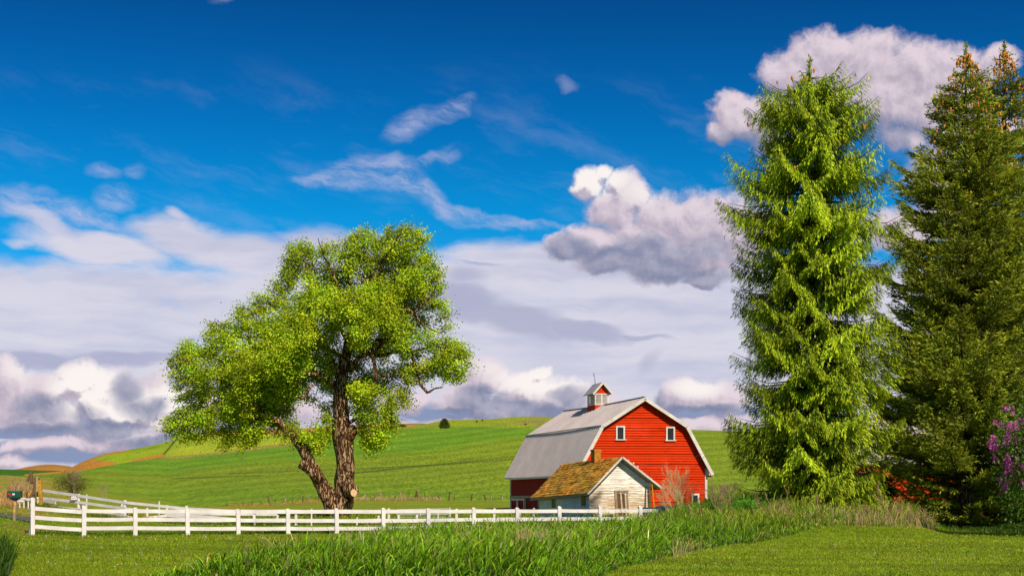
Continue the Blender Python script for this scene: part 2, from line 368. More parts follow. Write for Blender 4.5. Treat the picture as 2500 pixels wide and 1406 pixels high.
M = dict(
    field=mat_field('field_crop'), meadow=mat_field('meadow', 2.2),
    blade=mat_leaf('grass_blade', .3, .55, .25), leaf=mat_leaf('cottonwood_leaf', .20, .55, .2),
    needle=mat_leaf('spruce_needle', .32, .6, .2), shrubleaf=mat_leaf('shrub_leaf', .3, .5, .3), petal=mat_leaf('petal', .3, .6, .2),
    straw=mat_leaf('straw', .15, .8, .1), twig=mat('dead_twig', (.20, .13, .07), (.32, .22, .12), 6, .9, .1),
    white=mat_paintwood('white_painted_wood', (.70, .645, .63), (.40, .32, .24), .645, (1, 1, 3), 2.5, low=(.0, .45)),
    trim=mat_paintwood('white_trim', (.68, .62, .57), (.40, .30, .22), .62, (2, 2, 2), 2.0),
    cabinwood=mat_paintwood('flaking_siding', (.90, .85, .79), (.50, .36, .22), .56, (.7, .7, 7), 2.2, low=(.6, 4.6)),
    cabinshaded=mat_paintwood('shaded_side_siding', (.62, .66, .64), (.34, .31, .26), .60, (.7, .7, 7), 2.2),  # cooler, darker copy of the cabin boards, with the bluish shade painted in
    barewood=mat_paintwood('grey_bare_wood', (.40, .30, .20), (.26, .17, .10), .5, (6, 6, .8), 2.0),
    darkwood=mat('old_brown_wood', (.085, .048, .025), (.16, .09, .045), 4, .85, .15, .3, 12, (3, 3, .5)),
    goldwood=mat('lichen_gold_wood', (.52, .28, .02), (.30, .16, .02), 6, .85, .1, .3, 14),
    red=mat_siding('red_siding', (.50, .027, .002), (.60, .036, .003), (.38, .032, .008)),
    shadedred=mat_siding('shaded_red_siding', (.24, .018, .010), (.30, .026, .014), (.16, .02, .014)),  # darker copy of the red siding: the left wall's shade put into its colour
    roof=mat_metalroof('ribbed_metal'), shingle=mat('mossy_shingle', (.78, .40, .05), (.40, .18, .04), 2.2, .9, .1, .4, 20, attr=True),
    brick=mat('lichen_brick', (.46, .22, .03), (.34, .11, .03), 3.5, .9, .1, .4, 16), sooty=mat('soot', (.02, .018, .016), None, 2, .95, .05),
    glass=mat('window_glass', (.018, .02, .022), (.03, .034, .036), 1.5, .08, .6), pipe=mat('grey_pipe', (.55, .55, .56), (.42, .42, .43), 3, .4, .5),
    bark=mat_bark('cottonwood_bark', (.40, .25, .135), (.022, .011, .006), (.17, .09, .04)),
    sbark=mat_bark('spruce_bark', (.22, .15, .10), (.03, .02, .013), (.11, .075, .05), 1.6),
    cutwood=mat('cut_wood', (.62, .42, .24), (.48, .30, .16), 5, .8, .1),
    greenpaint=mat('dark_green_enamel', (.006, .05, .03), (.008, .065, .04), 2, .3, .5), redpaint=mat('red_plastic', (.75, .02, .02), None, 1, .4, .4),
    amber=mat('amber_reflector', (.85, .33, .01), None, 1, .3, .5), paper=mat('white_sign', (.82, .80, .78), (.76, .74, .72), 3, .5, .3),
    black=mat('black_paint', (.012, .012, .016), None, 1, .5, .3), asphalt=mat('worn_asphalt', (.075, .068, .068), (.11, .10, .098), 3, .9, .2, .3, 30),
    cone=mat('spruce_cone', (.62, .25, .03), (.42, .16, .03), 5, .7, .2), wire=mat('wire', (.05, .045, .04), None, 1, .6, .3))

# ------------------------------------------------------------------ terrain
GY = np.array([10, 30, 60, 72, 80, 90, 104, 116, 130, 150, 190, 198, 215, 400.])
GX = np.array([-1200, 0, 95, 193, 305, 458, 640, 825, 1250, 1500, 1750, 1950, 2200, 2330, 2500, 3600.])
GZ = np.array([
    [0] * 16, [0] * 16,
    [.2, .12, .1, .05, 0, 0, 0, 0, 0, 0, 0, 0, 0, 0, 0, 0],
    [.4, .33, .02, 0, 0, 0, 0, 0, 0, 0, .35, .72, .40, 0, 0, 0],
    [.9, .75, .35, .15, .05, 0, 0, 0, .05, .12, .95, 1.3, .95, .06, .05, .1],
    [1.1, 1.05, .75, .42, .2, .03, 0, .02, .12, .3, 1.0, 1.3, .95, .12, .12, .2],
    [1.5, 1.45, 1.28, .87, .47, .12, .05, .1, .32, .55, .85, .95, .75, .25, .25, .3],
    [1.8, 1.75, 1.6, 1.15, .75, .4, .35, .45, .5, .58, .8, .9, .7, .4, .4, .4],
    [2.5, 2.35, 2.2, 1.7, 1.1, .65, .6, .75, .65, .65, .85, .9, .8, .6, .6, .6],
    [3.4, 3.2, 3.1, 2.5, 1.7, .9, .8, 1.1, 1.0, 1.0, 1.0, 1.0, 1.0, 1.0, 1.0, 1.0],
    [5.4, 5.1, 4.8, 3.7, 2.4, 1.0, 1.2, 1.85, 1.85, 1.9, 2, 2, 2, 2, 2, 2],
    [5.3, 5.0, 4.7, 3.6, 2.3, .9, 1.1, 1.75, 1.75, 1.8, 1.9, 1.9, 1.9, 1.9, 1.9, 1.9],
    [1] * 16, [-4] * 16])
def Gz(X, Y):
    X = np.asarray(X, float); Y = np.asarray(Y, float)
    Yc = np.clip(Y, 10, 400); px = np.clip(CX + F * X / np.maximum(Yc, 30), -1200, 3599)
    i = np.clip(np.searchsorted(GY, Yc, 'right') - 1, 0, len(GY) - 2); j = np.clip(np.searchsorted(GX, px, 'right') - 1, 0, len(GX) - 2)
    ty = (Yc - GY[i]) / (GY[i + 1] - GY[i]); tx = (px - GX[j]) / (GX[j + 1] - GX[j]); tx = tx * tx * (3 - 2 * tx); ty = ty * ty * (3 - 2 * ty) * .6 + ty * .4
    return (GZ[i, j] * (1 - tx) + GZ[i, j + 1] * tx) * (1 - ty) + (GZ[i + 1, j] * (1 - tx) + GZ[i + 1, j + 1] * tx) * ty
def G(x, y): return float(Gz(x, y))
def at(px, py, Y): return Vector(((px - CX) * Y / F, Y, EYE - (py - HY) * Y / F))
def on(px, Y): x = (px - CX) * Y / F; return Vector((x, Y, G(x, Y)))
def sm(x, a, b): t = np.clip((x - a) / (b - a), 0, 1); return t * t * (3 - 2 * t)
def fb(X, Y, sc, seed=0):      # cheap numpy value noise, 0..1
    r = np.zeros_like(X, dtype=float); amp = .5; rg = np.random.default_rng(seed); T = rg.random((64, 64))
    for o in range(4):
        x = X * sc + o * 17.3; y = Y * sc + o * 9.1; xi = np.floor(x).astype(int); yi = np.floor(y).astype(int); fx = x - xi; fy = y - yi
        fx = fx * fx * (3 - 2 * fx); fy = fy * fy * (3 - 2 * fy)
        a = T[xi % 64, yi % 64]; b = T[(xi + 1) % 64, yi % 64]; c = T[xi % 64, (yi + 1) % 64]; d = T[(xi + 1) % 64, (yi + 1) % 64]
        r += amp * ((a * (1 - fx) + b * fx) * (1 - fy) + (c * (1 - fx) + d * fx) * fy); amp *= .5; sc *= 2
    return r / .9375
def lerp(a, b, t): return np.asarray(a) * (1 - t[:, None]) + np.asarray(b) * t[:, None]
C_LAWN = np.array((.20, .265, .005)); C_DRY = np.array((.42, .25, .06)); C_OL = np.array((.23, .27, .010)); C_GR = np.array((.12, .24, .006)); C_BR = np.array((.46, .19, .03))

def grid_faces(nx, ny):
    i = np.arange(nx - 1)[None, :]; j = np.arange(ny - 1)[:, None]; a = j * nx + i
    return np.stack([a, a + 1, a + nx + 1, a + nx], -1).reshape(-1, 4)

def build_ground():
    ys = np.concatenate([[-4000, -800, -150, -40, 0, 15, 24], np.arange(28, 60, .8), np.arange(60, 130, .6), np.arange(130, 200, 1.2), [204, 210, 215, 260, 400, 900, 2500, 9000]])
    pxs = np.concatenate([[-60000, -16000, -6000, -3000, -1600], np.arange(-900, 3400, 9.), [4200, 6000, 9000, 19000, 63000]])
    YY, PP = np.meshgrid(ys, pxs, indexing='ij')
    X = (PP - CX) * np.maximum(np.abs(YY), 30) / F
    Z = Gz(X, YY); X, Y, Z = X.ravel(), YY.ravel(), Z.ravel(); P = PP.ravel()
    Z = Z + (fb(X, Y, .35, 4) - .5) * .10 * sm(Y, 5, 20) * (1 - sm(Y, 200, 215))
    c = np.tile(C_LAWN, (len(X), 1)); n = fb(X, Y, .12, 2); n2 = fb(X, Y, .5, 3)
    c = lerp(c, C_GR * 1.0, sm(n, .5, .75) * .5) if False else c * (1 - (sm(n, .5, .75) * .35)[:, None]) + C_GR * (sm(n, .5, .75) * .35)[:, None]
    def mixc(c, col, t): return c * (1 - t[:, None]) + np.asarray(col) * t[:, None]
    c = mixc(c, (.30, .19, .04), (1 - sm(P, 120, 300)) * sm(Y, 58, 64) * (1 - sm(Y, 76, 82)) * sm(n2, .42, .6) * .7)
    c = mixc(c, C_OL, sm(Y, 108, 122))                                   # rough meadow behind the paddock fence
    py = HY - (Z - EYE) * F / np.maximum(Y, 1)
    c = mixc(c, C_DRY, (1 - sm(P, 60, 260)) * sm(Y, 84, 92) * sm(n2, .35, .6) * .85)       # dry verge on the left
    c = mixc(c, C_BR, sm(n2, .3, .5) * np.exp(-((P - 500) / 70) ** 2) * np.exp(-((Y - 150) / 18.) ** 2) * .9)
    c = mixc(c, C_BR * 1.1, np.exp(-((Y - 186) / 5.) ** 2) * sm(P, 450, 560) * (1 - sm(P, 800, 900)) * sm(n2, .3, .6) * .8)
    c = mixc(c, (.22, .13, .03), sm(n2, .62, .8) * .25)
    me = np_mesh('ground', np.stack([X, Y, Z], 1), quads=grid_faces(len(pxs), len(ys)), col=c, smooth=True)
    o = link('ground', me, None, M['meadow']); tag(o, 'mown green lawn and rough meadow around the farm', 'ground', kind='structure')
build_ground()

def hill(label, sky, ybase, Y0, Yr, colfn, dx=5., rows=70, back=160., name='hill', front_ground=False, px0=-900, px1=3400):
    pxs = np.arange(px0, px1 + 1, dx); t = np.concatenate([np.linspace(0, 1, rows), 1 + np.linspace(.06, 1, 10)])
    yr = np.interp(pxs, [p[0] for p in sky], [p[1] for p in sky])
    k = np.ones(9) / 9; yr = np.convolve(np.pad(yr, 4, 'edge'), k, 'valid')
    V = []; C = []
    for tt in t:
        if tt <= 1:
            Y = Y0 + (Yr - Y0) * tt; X = (pxs - CX) * Y / F
            if front_ground:
                xb = (pxs - CX) * Y0 / F; yb = HY - (Gz(xb, np.full_like(xb, Y0)) - .06 - EYE) * F / Y0
            else: yb = np.interp(pxs, [p[0] for p in ybase], [p[1] for p in ybase])
            py = yb + (yr - yb) * (1 - (1 - tt) ** 1.7)
            Z = EYE - (py - HY) * Y / F
            if tt < 1: Z = Z + (fb(X, np.full_like(X, Y), .02, 7) - .5) * 2.2 * math.sin(math.pi * tt)
        else:
            Y = Yr + back * (tt - 1); X = (pxs - CX) * Y / F; Z = EYE - (yr - HY) * Yr / F - (tt - 1) ** 2 * back * .22
        py = HY - (Z - EYE) * F / Y
        V.append(np.stack([X, np.full_like(X, Y), Z], 1)); C.append(colfn(pxs, py, X, np.full_like(X, Y), yr))
    me = np_mesh(name, np.concatenate(V), quads=grid_faces(len(pxs), len(t)), col=np.concatenate(C), smooth=True)
    o = link(name, me, None, M['field']); return tag(o, label, 'hill', kind='structure')
def mc(c, col, t): return c * (1 - t[:, None]) + np.asarray(col) * t[:, None]
SKY_MAIN = [(-900, 1176), (0, 1170), (60, 1166), (120, 1160), (180, 1152), (213, 1146), (280, 1133), (400, 1115), (476, 1108), (588, 1095), (700, 1081), (825, 1062), (950, 1044), (1070, 1046),
            (1152, 1041), (1248, 1043), (1315, 1046), (1500, 1046), (1700, 1049), (1790, 1052), (2000, 1060), (2500, 1085), (3400, 1120)]
def col_main(px, py, X, Y, yr):
    n = fb(X, Y, .045, 11); n2 = fb(X, Y, .2, 12)
    edge = np.interp(px, [-900, 246, 420, 476, 588, 700, 865, 974, 1104, 1200, 1284, 1500, 1800, 3400], [1190, 1151, 1157, 1146, 1134, 1123, 1114, 1108, 1093, 1079, 1067, 1050, 1030, 1020])
    c = np.tile(np.array((.21, .275, .010)), (len(px), 1))
    c = mc(c, (.17, .28, .008), sm(py, 1150, 1215) * .7)
    c = mc(c, (.15, .28, .008), 1 - sm(py - edge + (n - .5) * 16, -7, 9))
    c = c * (1 + .13 * np.sin((py - edge) * .42 + n * 5))[:, None]
    c = mc(c, (.20, .30, .014), sm(n2, .55, .8) * .4)
    c = mc(c, C_DRY * 1.1, (1 - sm(py - yr, 3, 9)) * sm(px, 380, 420) * (1 - sm(px, 690, 760)) * sm(n2, .3, .55))
    for tr in ([(560, 1156), (700, 1150), (900, 1143), (1120, 1131), (1290, 1117)], [(800, 1162), (1000, 1140), (1130, 1128), (1300, 1108)], [(420, 1168), (640, 1160)]):
        d = np.abs(py - np.interp(px, [q[0] for q in tr], [q[1] for q in tr], left=0, right=0)); c = mc(c, (.06, .075, .008), np.exp(-(d / 1.5) ** 2) * .75)
    return mc(c, (.17, .17, .014), (1 - sm(px, 150, 420)) * sm(py, 1165, 1215) * sm(n, .3, .6) * .7)
hill('green crop field rising behind the barn and the big tree', SKY_MAIN, None, 188, 540, col_main, dx=4, rows=150, front_ground=True)
SKY_TOP = [(-900, 1200), (860, 1060), (930, 1050), (1000, 1042), (1049, 1033), (1070, 1027), (1094, 1025), (1200, 1023), (1248, 1018), (1296, 1016), (1356, 1018), (1450, 1024), (1650, 1052), (1800, 1075), (3400, 1200)]
def col_top(px, py, X, Y, yr):
    n = fb(X, Y, .05, 21); c = np.tile(np.array((.27, .33, .013)), (len(px), 1)); c = mc(c, (.23, .26, .02), sm(n, .45, .7)); return mc(c, (.28, .22, .06), np.exp(-((px - 1290) / 70) ** 2) * sm(n, .4, .6) * .6)
hill('rounded grassy hilltop behind the green crop field', SKY_TOP, [(-900, 1230), (860, 1090), (1300, 1075), (3400, 1230)], 540, 640, col_top, px0=780, px1=1900)
SKY_BROWN = [(-900, 1200), (380, 1120), (440, 1085), (490, 1063), (524, 1053), (560, 1051), (640, 1049), (700, 1047), (825, 1040), (900, 1035), (938, 1033), (1049, 1034), (1150, 1036), (1300, 1040), (1800, 1080), (3400, 1200)]
def col_brown(px, py, X, Y, yr):
    n = fb(X, Y, .03, 31); c = np.tile(np.array((.50, .21, .04)), (len(px), 1)); c = mc(c, (.38, .21, .04), sm(n, .4, .7)); return mc(c, (.11, .18, .015), (1 - sm(py - yr, 1.0, 2.5)) * sm(px, 940, 960))
hill('bare brown ploughed hilltop behind the big tree', SKY_BROWN, [(-900, 1240), (3400, 1240)], 640, 880, col_brown, px0=300, px1=1900, rows=50)
SKY_LEFT = [(-900, 1240), (150, 1150), (175, 1140), (200, 1127), (250, 1108), (280, 1102), (311, 1098), (370, 1087), (426, 1073), (440, 1067), (470, 1064), (560, 1060), (700, 1057), (800, 1057), (1000, 1080), (3400, 1240)]
def col_left(px, py, X, Y, yr):
    n = fb(X, Y, .05, 41); c = np.tile(np.array((.30, .38, .012)), (len(px), 1))
    c = mc(c, (.36, .41, .02), sm(px - np.interp(py, [1066, 1102, 1140], [434, 406, 395]), 0, 4) * .8)
    c = mc(c, (.13, .21, .008), sm(n, .5, .75) * .5 * (1 - sm(px, 380, 430)))
    h = np.abs(px - np.interp(py, [1066, 1085, 1102, 1112], [434, 420, 406, 396])); c = mc(c, (.035, .06, .008), np.exp(-(h / 3.2) ** 2) * .9)
    br = (.52, .22, .03)
    c = mc(c, br, (1 - sm(py - yr, 2, 6)) * (1 - sm(px, 300, 318)))                     # bare strip along the crest
    low = np.interp(px, [150, 200, 222, 282, 288, 320, 398, 401, 420], [1100, 1120, 1121, 1128, 1180, 1123, 1106, 1180, 1180])
    return mc(c, br, sm(py - low, -1, 1.5))
hill('lime green and bare brown fields on the hill at the left', SKY_LEFT, [(-900, 1240), (3400, 1240)], 560, 780, col_left, px0=60, px1=1200, dx=2.5, rows=110)
hill('low brown dome of bare soil on the far left skyline', [(-900, 1200), (-40, 1160), (35, 1146), (70, 1138), (110, 1132), (150, 1134), (175, 1138), (215, 1148), (300, 1170), (3400, 1240)], [(-900, 1225), (3400, 1225)], 1200, 1500,
     lambda px, py, X, Y, yr: mc(np.tile(np.array((.50, .21, .035)), (len(px), 1)), (.38, .18, .035), sm(fb(X, Y, .02, 51), .4, .7)), px0=-300, px1=600, rows=40)
hill('dark green flat field below the brown dome at far left', [(-900, 1143), (0, 1144.5), (40, 1146), (110, 1148), (230, 1150), (330, 1160), (3400, 1230)], [(-900, 1225), (3400, 1225)], 640, 950,
     lambda px, py, X, Y, yr: mc(np.tile(np.array((.05, .14, .006)), (len(px), 1)), (.34, .22, .05), sm(py, 1160, 1164) * (1 - sm(px, 30, 60))), px0=-900, px1=600, rows=60)

# driveway on the left
def driveway():
    V = []; n = 30
    for i in range(n):
        px = -900 + i * (980 / (n - 1)); 
        for k in range(6):
            Y = 82.5 + k * 1.0 + 1.2 * sm(np.array([px]), -200, -900)[0] * 0
            x = (px - CX) * Y / F; V.append((x, Y, G(x, Y) + .05 + .02 * math.sin(k * 1.2)))
    me = np_mesh('driveway', V, quads=grid_faces(6, n)); tag(link('driveway', me, None, M['asphalt']), 'grey asphalt driveway passing behind the mailbox', 'driveway', kind='structure')
driveway()

# ------------------------------------------------------------------ barn
def lapped_wall(mb, base, ex, outline, z0, z1, course, out, depth=.028, jitter=0, rng=None):
    """horizontal lap boards: base point, unit vector ex along the wall, outward vector out; outline(z) -> (lo, hi) along ex"""
    base = Vector(base); ex = Vector(ex); out = Vector(out); z = z0
    while z < z1 - 1e-4:
        zn = min(z + course, z1); l0, h0 = outline(z); l1, h1 = outline(zn)
        j = (rng.uniform(-1, 1) * jitter if rng else 0)
        def P(s, zz, d): q = base + ex * s + out * d; return (q.x, q.y, zz)
        mb.quad(P(l0, z, depth + j), P(h0, z, depth + j), P(h1, zn, 0.004), P(l1, zn, 0.004))
        mb.quad(P(l0, z, 0), P(h0, z, 0), P(h0, z, depth + j), P(l0, z, depth + j))
        z = zn
def build_barn():
    R0 = Vector((11.19, 124, 0)); b = Vector((math.cos(R(4)), math.sin(R(4)), 0)); a = Vector((-.304, .953, 0)).normalized()
    Lr = 20.2; tb = 19.3; zg = .45
    P = lambda s, t, z: Vector((R0.x + b.x * s + a.x * t, R0.y + b.y * s + a.y * t, z))
    barn = thing('barn', 'big red gambrel barn with a grey metal roof and a louvred cupola', 'barn', P(0, 9, zg))
    prof = [(-5.87, 3.98), (-3.68, 8.07), (0, 10.46), (3.68, 8.07), (5.87, 3.98)]
    hw = 5.42
    wprof_z = [zg, 4.45, 7.86, 10.22]; wprof_h = [hw, hw, 3.62, .02]
    half = lambda z: float(np.interp(z, wprof_z, wprof_h))
    t0 = .55
    # front gable wall: break the courses at the windows is not needed, windows stand proud of it
    rng = random.Random(3)
    w = MB(); lapped_wall(w, P(0, t0, 0), b, lambda z: (-half(z), half(z)), zg - .3, 10.2, .215, -a, .08, .035, rng); w.build('gable_wall', M['red'], barn)
    w = MB(); lapped_wall(w, P(0, tb, 0), -b, lambda z: (-half(z), half(z)), zg - .3, 10.2, .215, a); w.build('back_wall', M['red'], barn)
    w = MB(); lapped_wall(w, P(-hw, t0 + .03, 0), -a, lambda z: (-(tb - t0 - .03), 0), zg - .3, 4.5, .215, -b, .04); w.build('side_wall', M['shadedred'], barn)
    w = MB(); lapped_wall(w, P(hw, t0 + .03, 0), a, lambda z: (0, tb - t0 - .03), zg - .3, 4.5, .215, b); w.build('side_wall', M['red'], barn)
    # roof, four slopes with standing ribs; slight sag in the ridge
    sag = lambda t: -.10 * math.sin(math.pi * t / Lr)
    r = MB(); nt = 24
    for (s0, z0), (s1, z1) in zip(prof[:-1], prof[1:]):
        d = Vector((s1 - s0, z1 - z0)).normalized(); nx, nz = -d.y, d.x
        over = .06 if abs(s0) > 5 or abs(s1) > 5 else 0
        for i in range(nt):
            ta, tb_ = Lr * i / nt, Lr * (i + 1) / nt
            lo = [P(s0, ta, z0 + sag(ta)), P(s1, ta, z1 + sag(ta)), P(s1, tb_, z1 + sag(tb_)), P(s0, tb_, z0 + sag(tb_))]
            bt = [P(s0 - nx * .1, ta, z0 + sag(ta) - nz * .1), P(s1 - nx * .1, ta, z1 + sag(ta) - nz * .1), P(s1 - nx * .1, tb_, z1 + sag(tb_) - nz * .1), P(s0 - nx * .1, tb_, z0 + sag(tb_) - nz * .1)]
            r.hexa(bt + lo)
        k = 0; t = .1
        while t < Lr:
            r.beam(P(s0 + nx * .012, t, z0 + nz * .012 + sag(t)), P(s1 + nx * .012, t, z1 + nz * .012 + sag(t)), .05, .06, (nx * b.x, nx * b.y, nz)); t += .45
    rf = r.build('roof', M['roof'], barn)
    f = MB()
    for s_ in (-1, 1):
        f.beam(P(s_ * 3.72, -.04, 8.06), P(s_ * 3.72, Lr + .04, 8.06), .07, .08)
    f.beam(P(0, -.05, 10.50), P(0, 9.4, 10.50 + sag(9)), .22, .05); f.beam(P(0, 12.4, 10.50 + sag(12)), P(0, Lr + .05, 10.50), .22, .05)
    f.build('flashing', M['roof'], rf)
    for (s0, z0), (s1, z1) in zip(prof[:-1], prof[1:]):                       # barge boards on the front edge
        m = MB(); d = Vector((s1 - s0, z1 - z0)).normalized(); nx, nz = -d.y, d.x; o = .13
        m.beam(P(s0 - nx * o, -.03, z0 - nz * o), P(s1 - nx * o, -.03, z1 - nz * o), .05, .27, (nx * b.x, nx * b.y, nz)); m.build('barge_board', M['trim'], barn)
    m = MB(); m.beam(P(-5.84, .1, 3.86), P(-5.84, Lr - 1.5, 3.86), .05, .2); m.build('eave_board', M['trim'], barn)
    m = MB(); m.beam(P(5.84, .1, 3.86), P(5.84, Lr, 3.86), .05, .2); m.build('eave_board', M['trim'], barn)
    for s_ in (-1, 1):      # boxed eave returns and soffits
        m = MB(); q = [P(s_ * 5.45, .02, 3.92), P(s_ * 5.80, .02, 3.92), P(s_ * 5.80, Lr - .1, 3.92), P(s_ * 5.45, Lr - .1, 3.92)]
        m.hexa([v - Vector((0, 0, .03)) for v in q] + [v + Vector((0, 0, .5)) if k in (0, 3) else v for k, v in enumerate(q)]); m.build('soffit', M['trim'], barn)
    for s_, t_ in ((hw, t0), (-hw, t0), (-hw, tb)):
        m = MB(); c = P(s_, t_, 2.2); m.box((c.x, c.y, 2.3), .2, .2, 4.3, R(4)); m.build('corner_board', M['trim'], barn)
    def window(name, s, z0, z1, wd, lean=0):
        fr = MB(); y = t0 - .16; hw_ = wd / 2
        for (x0, x1, za, zb) in ((-hw_, hw_, z1 - .13, z1), (-hw_, -hw_ + .13, z0, z1 - .13), (hw_ - .13, hw_, z0, z1 - .13)):
            fr.hexa([P(s + x0, y, za), P(s + x1, y, za), P(s + x1, y + .05, za), P(s + x0, y + .05, za), P(s + x0, y, zb), P(s + x1, y, zb), P(s + x1, y + .05, zb), P(s + x0, y + .05, zb)])
        f_ = fr.build(name, M['trim'], barn)
        g = MB(); g.hexa([P(s - hw_ + .13, y + .02, z0), P(s + hw_ - .13, y + .02, z0), P(s + hw_ - .13, y + .05, z0), P(s - hw_ + .13, y + .05, z0),
                          P(s - hw_ + .13, y + .02, z1 - .13), P(s + hw_ - .13, y + .02, z1 - .13), P(s + hw_ - .13, y + .05, z1 - .13), P(s - hw_ + .13, y + .05, z1 - .13)])
        g.build('pane', M['glass'], f_)
        sl = MB(); sl.hexa([P(s - hw_ - .08, y - .06, z0 - .09), P(s + hw_ + .08, y - .06, z0 - .09), P(s + hw_ + .08, y + .05, z0 - .09), P(s - hw_ - .08, y + .05, z0 - .09),
                            P(s - hw_ - .08, y - .06, z0), P(s + hw_ + .08, y - .06, z0), P(s + hw_ + .08, y + .05, z0), P(s - hw_ - .08, y + .05, z0)]); sl.build('sill', M['trim'], f_)
    window('window', -1.93, 6.93, 8.06, .76); window('window', 2.33, 6.88, 8.0, .76); window('window', 4.45, 1.3, 2.35, .66)
    # small insulators and hooks under the right window
    for k, (px, py) in enumerate([(1648, 1077), (1655, 1076), (1662, 1076), (1670, 1076), (1678, 1075), (1651, 1082), (1659, 1086), (1666, 1084)]):
        m = MB(); q = at(px, py, 124.9 + (px - 1570) * .0025); m.box((q.x, q.y - .06, q.z), .07, .16, .12); m.build('insulator', M['black'] if k % 3 else M['trim'], barn)
    # left side wall: sliding doors with pale frames
    so = -hw - .05
    def sbox(name, ta, tb2, za, zb, mt, d=.06, parent=barn, off=0):
        m = MB(); q = lambda t, z, e: P(so - off - e, t, z)
        m.hexa([q(ta, za, 0), q(tb2, za, 0), q(tb2, za, d), q(ta, za, d), q(ta, zb, 0), q(tb2, zb, 0), q(tb2, zb, d), q(ta, zb, d)]); return m.build(name, mt, parent)
    sbox('door_track', 9.5, 19.2, 2.02, 2.24, M['barewood'], .1)
    for ta, tb2 in ((17.05, 19.05), (14.9, 16.95)):
        dr = sbox('sliding_door', ta, tb2, .35, 1.98, M['shadedred'], .05)
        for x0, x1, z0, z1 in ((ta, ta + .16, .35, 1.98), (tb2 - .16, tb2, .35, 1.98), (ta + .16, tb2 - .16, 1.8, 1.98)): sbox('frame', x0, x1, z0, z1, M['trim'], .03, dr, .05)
        m = MB(); m.beam(P(so - .065, ta + .2, .4), P(so - .065, tb2 - .2, 1.78), .03, .12, tuple(-b)); m.build('brace', M['shadedred'], dr)
    for t_ in (14.6, 10.8): sbox('door_post', t_ - .12, t_ + .12, .35, 2.0, M['barewood'], .08)
    # cupola
    zc = Vector((0, 0, 1)); cb = MB(); s1 = .62; ta, tb2 = 10.05, 12.0
    cb.hexa([P(-s1, ta, 9.9), P(s1, ta, 9.9), P(s1, tb2, 9.9), P(-s1, tb2, 9.9), P(-s1, ta, 10.42), P(s1, ta, 10.42), P(s1, tb2, 10.42), P(-s1, tb2, 10.42)])
    cu = cb.build('cupola', M['red'], barn)
    fm = MB(); z0, z1 = 10.42, 11.46
    for s_ in (-s1, 0, s1):
        for t_ in (ta, tb2):
            c = P(s_ * .93, t_ + (.04 if t_ == ta else -.04), (z0 + z1) / 2); fm.box(tuple(c), .11, .11, z1 - z0, R(4))
    for t_ in (ta + (tb2 - ta) / 2,):
        for s_ in (-s1, s1): c = P(s_ * .93, t_, (z0 + z1) / 2); fm.box(tuple(c), .11, .11, z1 - z0, R(10))
    for zz in (z0 + .05, z1 - .05):
        fm.beam(P(-s1, ta + .03, zz), P(s1, ta + .03, zz), .1, .1); fm.beam(P(-s1, tb2 - .03, zz), P(s1, tb2 - .03, zz), .1, .1)
        fm.beam(P(-s1 + .03, ta + .09, zz), P(-s1 + .03, tb2 - .09, zz), .1, .1); fm.beam(P(s1 - .03, ta + .09, zz), P(s1 - .03, tb2 - .09, zz), .1, .1)
    fm.build('frame', M['trim'], cu)
    ins = MB(); c = P(0, (ta + tb2) / 2, (z0 + z1) / 2); ins.box(tuple(c), 1.0, 1.6, z1 - z0 - .04, R(10)); ins.build('interior_shade_block', M['black'], cu)  # black block stands in for the shade behind the louvres
    lv = MB()
    for k in range(7):
        zz = z0 + .16 + k * .115
        lv.beam(P(-s1 + .05, ta + .02, zz), P(s1 - .05, ta + .02, zz), .02, .085, (0, -.5, 1)); lv.beam(P(-s1 + .02, ta + .1, zz), P(-s1 + .02, tb2 - .1, zz), .02, .085, (-.5, 0, 1))
        lv.beam(P(s1 - .02, ta + .1, zz), P(s1 - .02, tb2 - .1, zz), .02, .06, (.5, 0, 1))
    lv.build('louvre', M['trim'], cu)
    ro = MB(); e, zr, ze = .88, 12.42, 11.40
    for sg in (-1, 1):
        A, B, C_, D_ = P(sg * e, ta - .32, ze), P(0, ta - .32, zr), P(0, tb2 + .35, zr - .05), P(sg * e, tb2 + .35, ze - .05)
        ro.hexa([A, B, C_, D_] + [v + Vector((0, 0, .07)) for v in (A, B, C_, D_)])
    ro.build('cupola_roof', M['roof'], cu)
    bb = MB()
    for sg in (-1, 1): bb.beam(P(sg * (e + .02), ta - .35, ze - .03), P(0, ta - .35, zr - .0), .04, .17, (0, 0, 1))
    bb.build('barge_board', M['trim'], cu)
    for t_, f_ in ((ta, (0, 1, 2)), (tb2, (2, 1, 0))):
        gb = MB(); gb.add([P(-s1, t_, z1), P(s1, t_, z1), P(0, t_, zr - .14)], [f_]); gb.build('gable', M['red'], cu)
    lr = MB(); q = P(-.05, 11.6, 12.35); lr.tube([q, q + Vector((-.03, 0, .6)), q + Vector((-.14, 0, 1.05))], [.03, .022, .012], 6); lr.tube([q + Vector((-.09, 0, .78)), q + Vector((-.15, 0, 1.1))], [.035, .02], 6)
    lr.build('lightning_rod', M['black'], cu)
build_barn()

